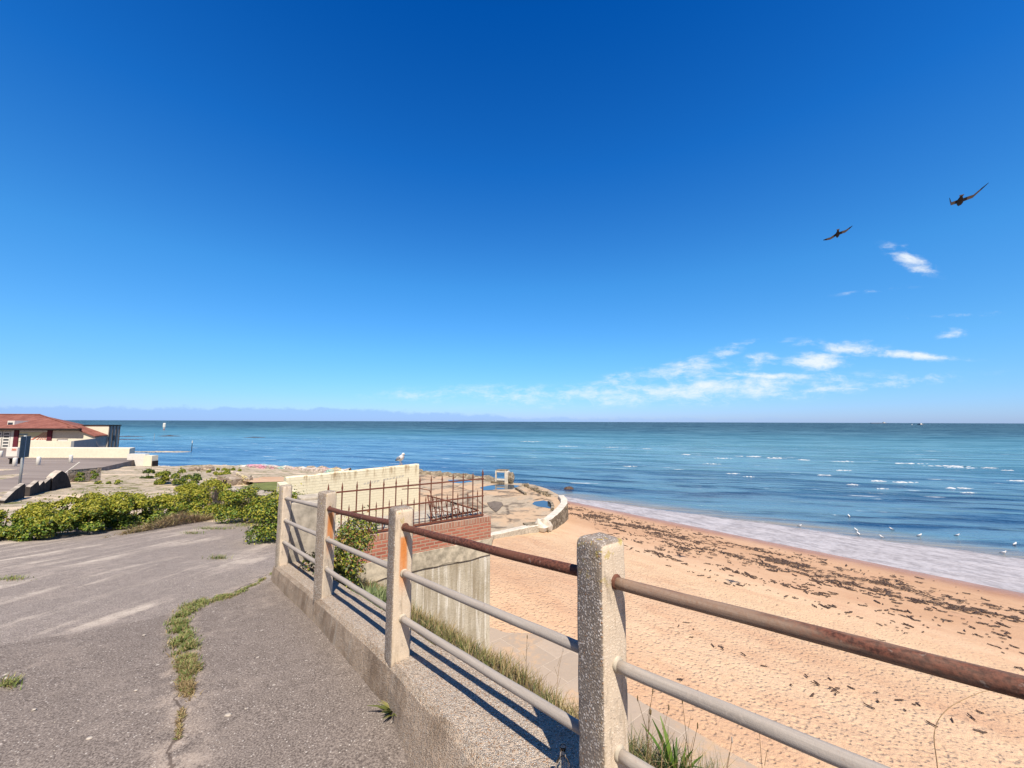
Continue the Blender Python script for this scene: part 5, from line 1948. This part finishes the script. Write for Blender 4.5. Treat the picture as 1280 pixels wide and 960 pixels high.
def tuft(name, label, cat, P0, n, lmin, lmax, w, lean, mat, spread, group=None, droop=None):
    t = thing(name, label, cat, P0, 0, group)
    a = rng.uniform(0, 2 * math.pi, n)
    r = np.sqrt(rng.uniform(0, 1, n)) * spread
    P = np.stack([r * np.cos(a), r * np.sin(a), np.full(n, -.01)], 1)
    me = blade_mesh('leaves', P, rng.uniform(lmin, lmax, n), np.full(n, w) * rng.uniform(.7, 1.2, n), rng.uniform(*lean, n), None, a + rng.normal(0, .5, n))
    link('leaves', me, mat, t)
    return t


for (u, n_, nn, lab) in ((-3.28, .50, 220, 'clump of long grey green leaves behind the middle rail'), (-3.05, .55, 150, 'smaller clump of narrow green leaves close behind the rust streaked third post'), (-3.45, .66, 180, 'leafy clump beside the climbing bush on the bank')):
    p = UN(u, n_)
    tuft('leafy_clump', lab, 'plant', (p.x, p.y, bank_z(u, n_)), nn, .07, .20, .016, (.4, 1.2), M['leaf_clump'], .20, 'plants on the bank')
p = on_pave(491, 892)
dl = tuft('dandelion', 'small dandelion rosette growing where the plinth meets the pavement', 'weed', (p.x + .012, p.y, p.z), 46, .07, .13, .024, (.45, 1.2), M['grass'], .028)
pl_ = UN(-.30, 1.02)
tuft('plantain', 'broad leaved green plantain in the grass right of the nearest post', 'plant', (pl_.x, pl_.y, bank_z(-.30, 1.02) + .03), 18, .18, .34, .030, (.1, .7), M['leaf_green'], .035)


def bank_grass():
    n = 46000
    u = rng.uniform(-7.3, 3.2, n)
    nn = rng.uniform(.40, 1.9, n)
    dens = np.array([.5 + .5 * mnoise.noise(Vector((a * 1.9, b_ * 2.4, 0))) for a, b_ in zip(u, nn)])
    keep = (rng.uniform(0, 1, n) < np.clip(dens * 1.5, .12, 1)) & ~((u < -2.9) & (nn < .8) & (rng.uniform(0, 1, n) < .5)) & ~((nn < .62) & (rng.uniform(0, 1, n) < .62))
    u, nn = u[keep], nn[keep]
    P = np.array([(*UN(a, b_).xy, bank_z(a, b_) - .01) for a, b_ in zip(u, nn)])
    clump = np.array([.5 + .5 * mnoise.noise(Vector((a * 2.6, b_ * 2.6, 5))) for a, b_ in zip(u, nn)])
    L = (.04 + .15 * clump * np.clip((nn - .3) / .5, .3, 1)) * rng.uniform(.6, 1.4, len(u))
    dry = rng.uniform(0, 1, len(u)) < np.clip(.28 + .75 * (nn - .55) + .4 * (clump - .45), .06, .9)
    me = blade_mesh('bank_grass', P, L, rng.uniform(.0035, .007, len(u)), rng.uniform(.15, .95, len(u)), dry.astype(int))
    kind(link('bank_grass', me, [M['grass'], M['grass_dry']]), 'stuff')


bank_grass()


def rough_tuft():
    n = 2600
    u, nn = rng.normal(-.15, .42, n), rng.normal(1.05, .13, n)
    P = np.array([(*UN(a, b_).xy, bank_z(a, b_) - .01) for a, b_ in zip(u, nn)])
    me = blade_mesh('rough_grass', P, rng.uniform(.10, .30, n) * np.exp(-((u + .15) / .7) ** 2), rng.uniform(.003, .006, n), rng.uniform(.2, 1.1, n), rng.integers(0, 3, n))
    kind(link('rough_grass', me, [M['leaf_dark'], M['grass'], M['grass_dry']]), 'stuff')


rough_tuft()


def slope_grass():
    n = 16000
    u, nn = rng.uniform(-7.4, 7.0, n), rng.uniform(1.5, 5.3, n)
    d_ = np.array([mnoise.noise(Vector((a * 1.1, b_ * 1.6, 9))) for a, b_ in zip(u, nn)])
    u, nn = u[d_ > -.12], nn[d_ > -.12]
    P = np.array([(*UN(a, b_).xy, bank_z(a, b_) - .01) for a, b_ in zip(u, nn)])
    me = blade_mesh('slope_grass', P, rng.uniform(.08, .26, len(P)), rng.uniform(.006, .012, len(P)), rng.uniform(.3, 1.2, len(P)), (rng.uniform(0, 1, len(P)) < .6).astype(int))
    kind(link('slope_grass', me, [M['grass'], M['grass_dry']]), 'stuff')


slope_grass()
# tall dry stalks by the near post: seed head seen at a surveyed point, foot on the bank
for px, py, Y, lean, lab in ((813, 890, 1.98, .02, 'dry stalk with a dark oval seed head right of the nearest post'), (797, 873, 2.02, -.07, 'thin dry stalk leaning against the side of the nearest post'), (816, 864, 2.06, .04, 'tall dry stalk just behind the dark seed head'),
                              (836, 884, 2.02, .05, 'slender dry stalk rising from the plantain'), (853, 876, 1.95, -.03, 'tallest branching dry stalk behind the plantain'), (872, 907, 1.88, .05, 'short bent dry stalk right of the plantain'),
                              (949, 913, 1.72, -.02, 'pale tipped stalk crossing the middle rail on the right'), (659, 796, 2.72, .01, 'dark bare stalk standing in the grass left of the nearest post'), (704, 812, 2.6, .05, 'pale thin stalk close to the left side of the nearest post'),
                              (915, 925, 1.8, .04, 'thin pale stalk between the plantain and the pale tipped stalk')):
    top_ = at_y(px, py, Y)
    bx_, by_ = top_.x - lean, top_.y
    rel = Vector((bx_, by_, 0)) - P1
    z = bank_z(rel.dot(U), rel.dot(NS))
    hgt = top_.z - z
    t = thing('dry_stalk', lab, 'plant', (bx_, by_, z), 0, 'dry stalks on the bank')
    MB().tube([(0, 0, -.03), (lean * .1, 0, hgt * .4), (lean * .5, .01, hgt * .75), (lean, .0, hgt)], [.0019, .0016, .0012, .0009], 5).build('stem', M['dry_stem'] if 'pale' in lab or 'slender' in lab else M['stem'], t)
    hw = .0055 if 'oval' in lab else .0032
    MB().ellipsoid((lean, 0, hgt), (hw, hw, .014), 8, 6).build('seed_head', M['quartz'] if 'pale' in lab else M['stem'], t)
    for q in range(3):
        zz = hgt * (.5 + .14 * q)
        MB().tube([(lean * .3, 0, zz), (lean * .3 + .02 * (-1) ** q, .01, zz + .05)], [.0012, .0008], 4).build('side_shoot', M['stem'], t)
arch = [at_y(1178, 1120, 1.6), at_y(1173, 1020, 1.6), at_y(1172, 962, 1.6), at_y(1168, 915, 1.6), at_y(1185, 886, 1.6), at_y(1225, 866, 1.6), at_y(1250, 862, 1.6)]
t = thing('dry_stalk', 'long curved dry stalk arching in front of the sand below the top rail', 'plant', arch[0], 0, 'dry stalks on the bank')
sm_ = []
for i in range(len(arch) - 1):
    p0_, p1_, p2_, p3_ = arch[max(i - 1, 0)], arch[i], arch[i + 1], arch[min(i + 2, len(arch) - 1)]
    for q in np.linspace(0, 1, 6, endpoint=False):
        q = float(q)
        sm_.append(.5 * ((2 * p1_) + (p2_ - p0_) * q + (2 * p0_ - 5 * p1_ + 4 * p2_ - p3_) * q * q + (3 * p1_ - p0_ - 3 * p2_ + p3_) * q ** 3) - arch[0])
MB().tube(sm_, [.0021 - .0012 * k / len(sm_) for k in range(len(sm_))], 5).build('stem', M['dry_stem'], t)

# weeds in the pavement joint (bushy short grass)
def joint_weeds():
    line = [(342, 716, 3), (318, 731, 5), (300, 740, 6), (280, 747, 9), (252, 752, 15), (228, 766, 18), (222, 785, 17), (230, 806, 24), (232, 822, 20), (236, 836, 20), (232, 850, 12), (234, 866, 14), (228, 880, 6), (225, 900, 4), (222, 925, 3)]
    P, L, mi = [], [], []
    for (x0, y0, w0), (x1, y1, w1) in zip(line, line[1:]):
        m = int(170 + 44 * (w0 + w1))
        for k in range(m):
            t = random.random()
            w = (w0 + (w1 - w0) * t) * .72
            x, y = x0 + (x1 - x0) * t + random.gauss(0, .48) * w, y0 + (y1 - y0) * t + random.gauss(0, .18) * w
            q = on_pave(x, y)
            c = .5 + .5 * mnoise.noise(Vector((q.x * 9, q.y * 9, 1)))
            if random.random() > (c - .30) * 2.6:
                continue
            P.append((q.x, q.y, q.z - .004))
            L.append((.018 + .038 * c) * random.uniform(.6, 1.3) * (.5 + min(w, 18) / 26))
            mi.append(1 if random.random() < (.28 if y < 815 else (.55 if y < 855 else .9)) else 0)
    extra = [(12, 856, 14, 5, 130), (18, 724, 18, 2.5, 160), (270, 661, 26, 1.5, 240), (310, 657, 22, 2.2, 260), (240, 667, 14, 1.2, 120), (272, 698, 13, 1.2, 110), (52, 674, 10, 1, 60), (150, 656, 26, 2, 120), (205, 652, 24, 1.6, 120)]
    for cx, cy, wx, wy, m in extra:
        for k in range(m):
            q = on_pave(cx + random.gauss(0, .5) * wx, cy + random.gauss(0, .5) * wy)
            P.append((q.x, q.y, q.z - .004))
            L.append(random.uniform(.03, .07) * (1.3 if cy < 700 else 1))
            mi.append(1 if random.random() < .2 else 0)
    P, L = np.array(P), np.array(L)
    me = blade_mesh('joint_weeds', P, L, rng.uniform(.004, .009, len(L)), rng.uniform(.3, 1.3, len(L)), np.array(mi))
    kind(link('joint_weeds', me, [M['weed_blade'], M['grass_dry']]), 'stuff')


joint_weeds()
# heap of dry soil and dead leaves where the hedge meets the pavement
mb = MB()
vs, fs = [], []
nx_, ny_ = 34, 12
for i in range(nx_ + 1):
    for j in range(ny_ + 1):
        a, b_ = i / nx_, j / ny_
        q = on_pave(150 + 130 * a, 664 - 22 * a + 4)
        x, y = q.x + .1, q.y - .45 + 1.3 * b_
        h = .36 * math.exp(-((a - .45) / .26) ** 2) * math.sin(math.pi * min(b_ * 1.1, 1)) * (.8 + .5 * mnoise.noise(Vector((x * 2, y * 2, 0)))) + .03 * mnoise.noise(Vector((x * 5, y * 5, 0)))
        vs.append((x, y, CAMZ + pave(y) - .02 + h))
fs = [(i * (ny_ + 1) + j, (i + 1) * (ny_ + 1) + j, (i + 1) * (ny_ + 1) + j + 1, i * (ny_ + 1) + j + 1) for i in range(nx_) for j in range(ny_)]
mb.add(vs, fs)
M['mound'] = plain('dry_mound', (.47, .34, .23), .95, .45, 7, .8, .1)
kind(mb.build('soil_mound', M['mound'], smooth=True), 'structure')

# dead stalks and leaf litter strewn over the heap
n_ = 1500
Vm = [v_.co.copy() for v_ in bpy.data.objects['soil_mound'].data.vertices]
pk = [random.choice(Vm) for _ in range(n_)]
Pm = np.array([(q.x + random.gauss(0, .05), q.y + random.gauss(0, .06), q.z) for q in pk])
hm = np.array([q.z - CAMZ - pave(q.y) for q in pk])
Pm = Pm[hm > -.01]
kind(link('dry_litter', blade_mesh('dry_litter', Pm, rng.uniform(.06, .22, len(Pm)), rng.uniform(.006, .016, len(Pm)), rng.uniform(.9, 2.4, len(Pm)), (rng.uniform(0, 1, len(Pm)) < .8).astype(int)), [M['grass'], M['grass_dry']]), 'stuff')

# fallen bits on the pavement: pale stones
def pebbles():
    mb = MB()
    for px, py, r_ in ((285, 894, .020), (307, 886, .008), (112, 923, .017), (170, 863, .012), (180, 794, .014), (43, 887, .012), (7, 848, .018), (8, 843, .014), (98, 901, .008), (318, 829, .010), (322, 822, .012), (382, 786, .006), (368, 890, .005), (345, 760, .005), (212, 946, .008)):
        q = on_pave(px, py)
        mb.rock((q.x, q.y, q.z + r_ * .1), (r_, r_ * .8, r_ * .3), seed=px, seg=8, rings=5)
    for k in range(420):
        x, y = random.uniform(-3.2, .1), random.uniform(1.2, 4.5)
        if (Vector((x, y, 0)) - P1).dot(NS) > -.35:
            continue
        r_ = random.uniform(.0015, .0045)
        mb.rock((x, y, CAMZ + pave(y) + .012 * mnoise.noise(Vector((x * .8, y * .8, 0))) + .006 * mnoise.noise(Vector((x * 2.6, y * 2.6, 4)))), (r_, r_ * .8, r_ * .6), seed=k, seg=6, rings=4)
    kind(mb.build('loose_pebbles', M['quartz'], smooth=True), 'stuff')


pebbles()


# seaweed along the strandlines
def seaweed():
    V, Fq = [], []

    def clump(x, y, L, w, ang, hgt):
        z = beach_z(x, y)
        k0 = len(V)
        n1 = 9
        for i in range(n1):
            t = i / (n1 - 1) * 2 - 1
            ww = w * (1 - t * t) ** .5 * random.uniform(.45, 1.25) + .01
            off = random.gauss(0, w * .35)
            for s, h in ((-1, -.01), (-.35, hgt * random.uniform(.4, 1)), (.4, hgt * random.uniform(.3, 1)), (1, -.01)):
                lx, ly = t * L, off + s * ww
                V.append((x + lx * math.cos(ang) - ly * math.sin(ang), y + lx * math.sin(ang) + ly * math.cos(ang), z + h + .035))
        for i in range(n1 - 1):
            for j in range(3):
                a = k0 + i * 4 + j
                Fq.append((a, a + 4, a + 5, a + 1))

    base_ang = math.atan2(WD.y, WD.x)
    n = 0
    for _ in range(60000):
        t = random.uniform(-33, 26)
        m = random.random()
        if m < .70:
            s = random.gauss(4.6 + .055 * (t + 30), 1.5)
        elif m < .92:
            s = random.gauss(9.6 + .02 * (t + 30), 1.6)
        else:
            s = random.uniform(11, 22)
        if s < 1.6:
            continue
        p = WN * (W0 - s) + WD * t
        d = .5 + .42 * mnoise.noise(Vector((t * .42, s * 1.25, 0))) + .34 * mnoise.noise(Vector((t * 1.7, s * 3.0, 7))) + random.gauss(0, .16)
        lim = .67 if s < 8 else (.74 if s < 12.5 else .92)
        if t > -2:
            lim += .05
        if t < -22 and s > 7:
            lim += .1
        if d < lim:
            continue
        if p.x < 4.5 and p.y > 20 and s > 4:
            continue
        big = random.random() ** 2.2
        k = 1.0 if s < 12.5 else .55
        clump(p.x, p.y, (.03 + .17 * big) * k, (.008 + .036 * big) * k, base_ang + random.gauss(0, .7), (.008 + .022 * big) * k)
        n += 1
        if n > 6500:
            break
    # a few named drifts seen near the sea wall and on the dry sand
    for px, py, c in ((664, 684, 16), (673, 689, 7), (695, 693, 6), (770, 708, 10), (800, 716, 6), (820, 781, 9), (845, 790, 9), (850, 800, 6), (1120, 780, 8), (1200, 782, 10), (1235, 790, 12), (1140, 772, 6), (935, 826, 6), (1000, 868, 7), (1050, 885, 12), (1110, 890, 8), (1145, 900, 6), (1215, 918, 5)):
        q = at_z(px, py, -7.6)
        for _ in range(int(c * .7)):
            x, y = q.x + random.gauss(0, .5), q.y + random.gauss(0, .35)
            clump(x, y, random.uniform(.03, .13), random.uniform(.006, .022), base_ang + random.gauss(0, .9), .016)
    me = bpy.data.meshes.new('seaweed')
    me.from_pydata(V, [], Fq)
    kind(link('seaweed', me, M['weed'], smooth=False), 'stuff')


seaweed()
rk = tag(MB().rock((0, 0, 0), (.7, .35, .3), seed=21).build('rock', M['weed'], loc=at_z(711, 611, -CAMZ)), 'small dark rock awash beyond the curved sea wall', 'rock')


# ------------------------------------------------------------------ sky, sun, camera
SUN = Vector((.149, -.668, 1.0)).normalized()
EL = math.asin(SUN.z)
AZ = math.atan2(SUN.x, SUN.y)                     # clockwise from +Y
w = bpy.data.worlds.new('World')
SC.world = w
w.use_nodes = True
nt = NT(w.node_tree)
bg = w.node_tree.nodes['Background']
sky = nt.new('ShaderNodeTexSky', sky_type='NISHITA')
sky.sun_disc = False
sky.sun_elevation = EL
sky.sun_rotation = AZ
sky.altitude = 0
sky.air_density = 1.0
sky.dust_density = .35
sky.ozone_density = 3.0
d = nt.new('ShaderNodeTexCoord').outputs['Generated']
dx, dy, dz = nt.sep(d)
dyc = nt.mx(dy, .05)
cu, cv = nt.div(dx, dyc), nt.div(dz, dyc)         # direction as slopes from due north
front = nt.step(dy, .08, .2)
# deep clear-air blue of the day: the model sky graded by height, unseen zenith dimmed to deepen shadows
tint = nt.ramp(dz, [(0, (.52, .72, 1.36)), (.06, (.45, .76, 1.22)), (.16, (.40, .86, 1.20)), (.32, (.28, .90, 1.34)), (.55, (.075, .68, 1.36)), (.75, (.008, .48, 1.18)), (.86, (.02, .26, .62)), (1, (.015, .20, .5))])
graded = nt.mix(1.0, sky.outputs[0], nt.mix(nt.step(dy, -.05, -.45), tint, (.22, .25, .36)), 'MULTIPLY')  # unseen sky behind the camera dimmed and greyed to darken shadows


def tan_uv(px, py):
    r_ = ray(px, py)
    return r_.x / r_.y, r_.z / r_.y


wv = nt.comb(nt.mul(cu, 1.0), nt.mul(cv, 1.0))
wn = nt.noise(nt.mapping(wv, (5, 12, 1)), 1.0, 4, .6, 0, 1)
wx, wy, wz = nt.sep(wn)
cu2 = nt.add(cu, nt.mul(nt.sub(wx, .5), .085))
cv2 = nt.add(cv, nt.mul(nt.sub(wy, .5), .030))
fib = nt.noise(nt.mapping(nt.comb(cu2, cv2), (8, 30, 1), (0, 0, R(7))), 1.0, 8, .66)
puf = nt.noise(nt.comb(nt.mul(cu2, 24), nt.mul(cv2, 44)), 1.0, 7, .66)
tex = nt.add(nt.mul(nt.sub(nt.add(nt.mul(fib, .6), nt.mul(puf, .4)), .5), 2.3), .5)


def gauss(px, py, rx, ry, tilt=0.0):
    cx, cy = tan_uv(px, py)
    u_ = nt.sub(cu2, cx)
    v_ = nt.sub(cv2, cy)
    if tilt:
        v_ = nt.sub(v_, nt.mul(u_, tilt))
    a = nt.math('POWER', nt.mul(u_, F / rx), 2.0)
    b_ = nt.math('POWER', nt.mul(v_, F / ry), 2.0)
    return nt.math('EXPONENT', nt.mul(nt.add(a, b_), -1.0))


tot = None
for px, py, rx, ry, amp, tilt in ((880, 487, 210, 14, .74, .05), (1040, 486, 150, 8, .50, .10), (690, 494, 190, 11, .46, .0), (830, 468, 70, 10, .62, .12), (880, 447, 55, 7, .55, .25), (1026, 452, 34, 10, .95, .05), (1062, 434, 34, 7, .95, .04), (1146, 444, 50, 4.5, 1.0, -.06),
                                   (950, 453, 20, 8, .75, .1), (965, 471, 62, 4.5, .95, -.06), (1140, 326, 26, 12, .80, -.45), (1128, 315, 10, 8, .45, .5), (1092, 364, 62, 3.0, .20, .10), (1190, 418, 16, 6, .7, 0), (1205, 394, 120, 3.5, .16, .06), (560, 487, 90, 6, .20, 0), (1000, 428, 26, 6, .3, 0), (925, 432, 40, 5, .35, .2)):
    g = nt.mul(gauss(px, py, rx, ry, tilt), amp)
    tot = g if tot is None else nt.mx(tot, g)
cl = nt.step(nt.add(tex, nt.mul(tot, .62)), .50, 1.30)
cl = nt.mul(nt.mul(cl, nt.step(tot, .02, .22)), front)
# low grey blue bank resting on the horizon, thicker on the left
bh = nt.add(tan_uv(0, 510)[1], nt.mul(nt.sub(nt.noise(nt.comb(nt.mul(cu, 13), nt.mul(cv, 20)), 1.0, 7, .68), .5), .042))
bh = nt.sub(bh, nt.step(cu, -.55, .15, 0, .022))
bank = nt.mul(nt.step(nt.sub(cv, bh), .006, -.003), front)
bank = nt.mul(bank, nt.step(cu, .9, -.3, .12, .85))
lit = nt.mix(nt.mul(cl, .92), graded, (6.6, 7.0, 7.3))
lit = nt.mix(nt.mul(bank, .8), lit, (2.3, 3.9, 6.9))
nt.put(bg.inputs['Color'], lit)
bg.inputs['Strength'].default_value = .10

sl = bpy.data.lights.new('sun', 'SUN')
sl.energy = 5.0
sl.angle = R(.53)
sl.color = (1.0, .905, .79)
so = bpy.data.objects.new('sun', sl)
so.rotation_mode = 'QUATERNION'
so.rotation_quaternion = SUN.to_track_quat('Z', 'Y')
so.location = (0, -5, 30)
COL.objects.link(so)

cd = bpy.data.cameras.new('camera')
cd.sensor_fit = 'HORIZONTAL'
cd.sensor_width = 36
cd.lens = 36 * F / 1280
cd.clip_start = .05
cd.clip_end = 200000
cam = bpy.data.objects.new('camera', cd)
cam.location = (0, 0, CAMZ)
cam.rotation_mode = 'QUATERNION'
fw = Vector((0, math.cos(PITCH), math.sin(PITCH)))
up = Vector((0, -math.sin(PITCH), math.cos(PITCH)))
right = Vector((1, 0, 0))
c, s = math.cos(ROLL), math.sin(ROLL)
r2 = right * c + up * s
u2 = up * c - right * s
cam.matrix_world = Matrix(((r2.x, u2.x, -fw.x, 0), (r2.y, u2.y, -fw.y, 0), (r2.z, u2.z, -fw.z, CAMZ), (0, 0, 0, 1)))
COL.objects.link(cam)
SC.camera = cam

SC.render.resolution_x, SC.render.resolution_y = 1024, 768
SC.view_settings.view_transform = 'Standard'
SC.view_settings.look = 'None'
SC.view_settings.exposure = 0.5
SC.view_settings.gamma = 1
SC.view_settings.use_curve_mapping = False
SC.cycles.max_bounces = 6
SC.cycles.use_denoising = True
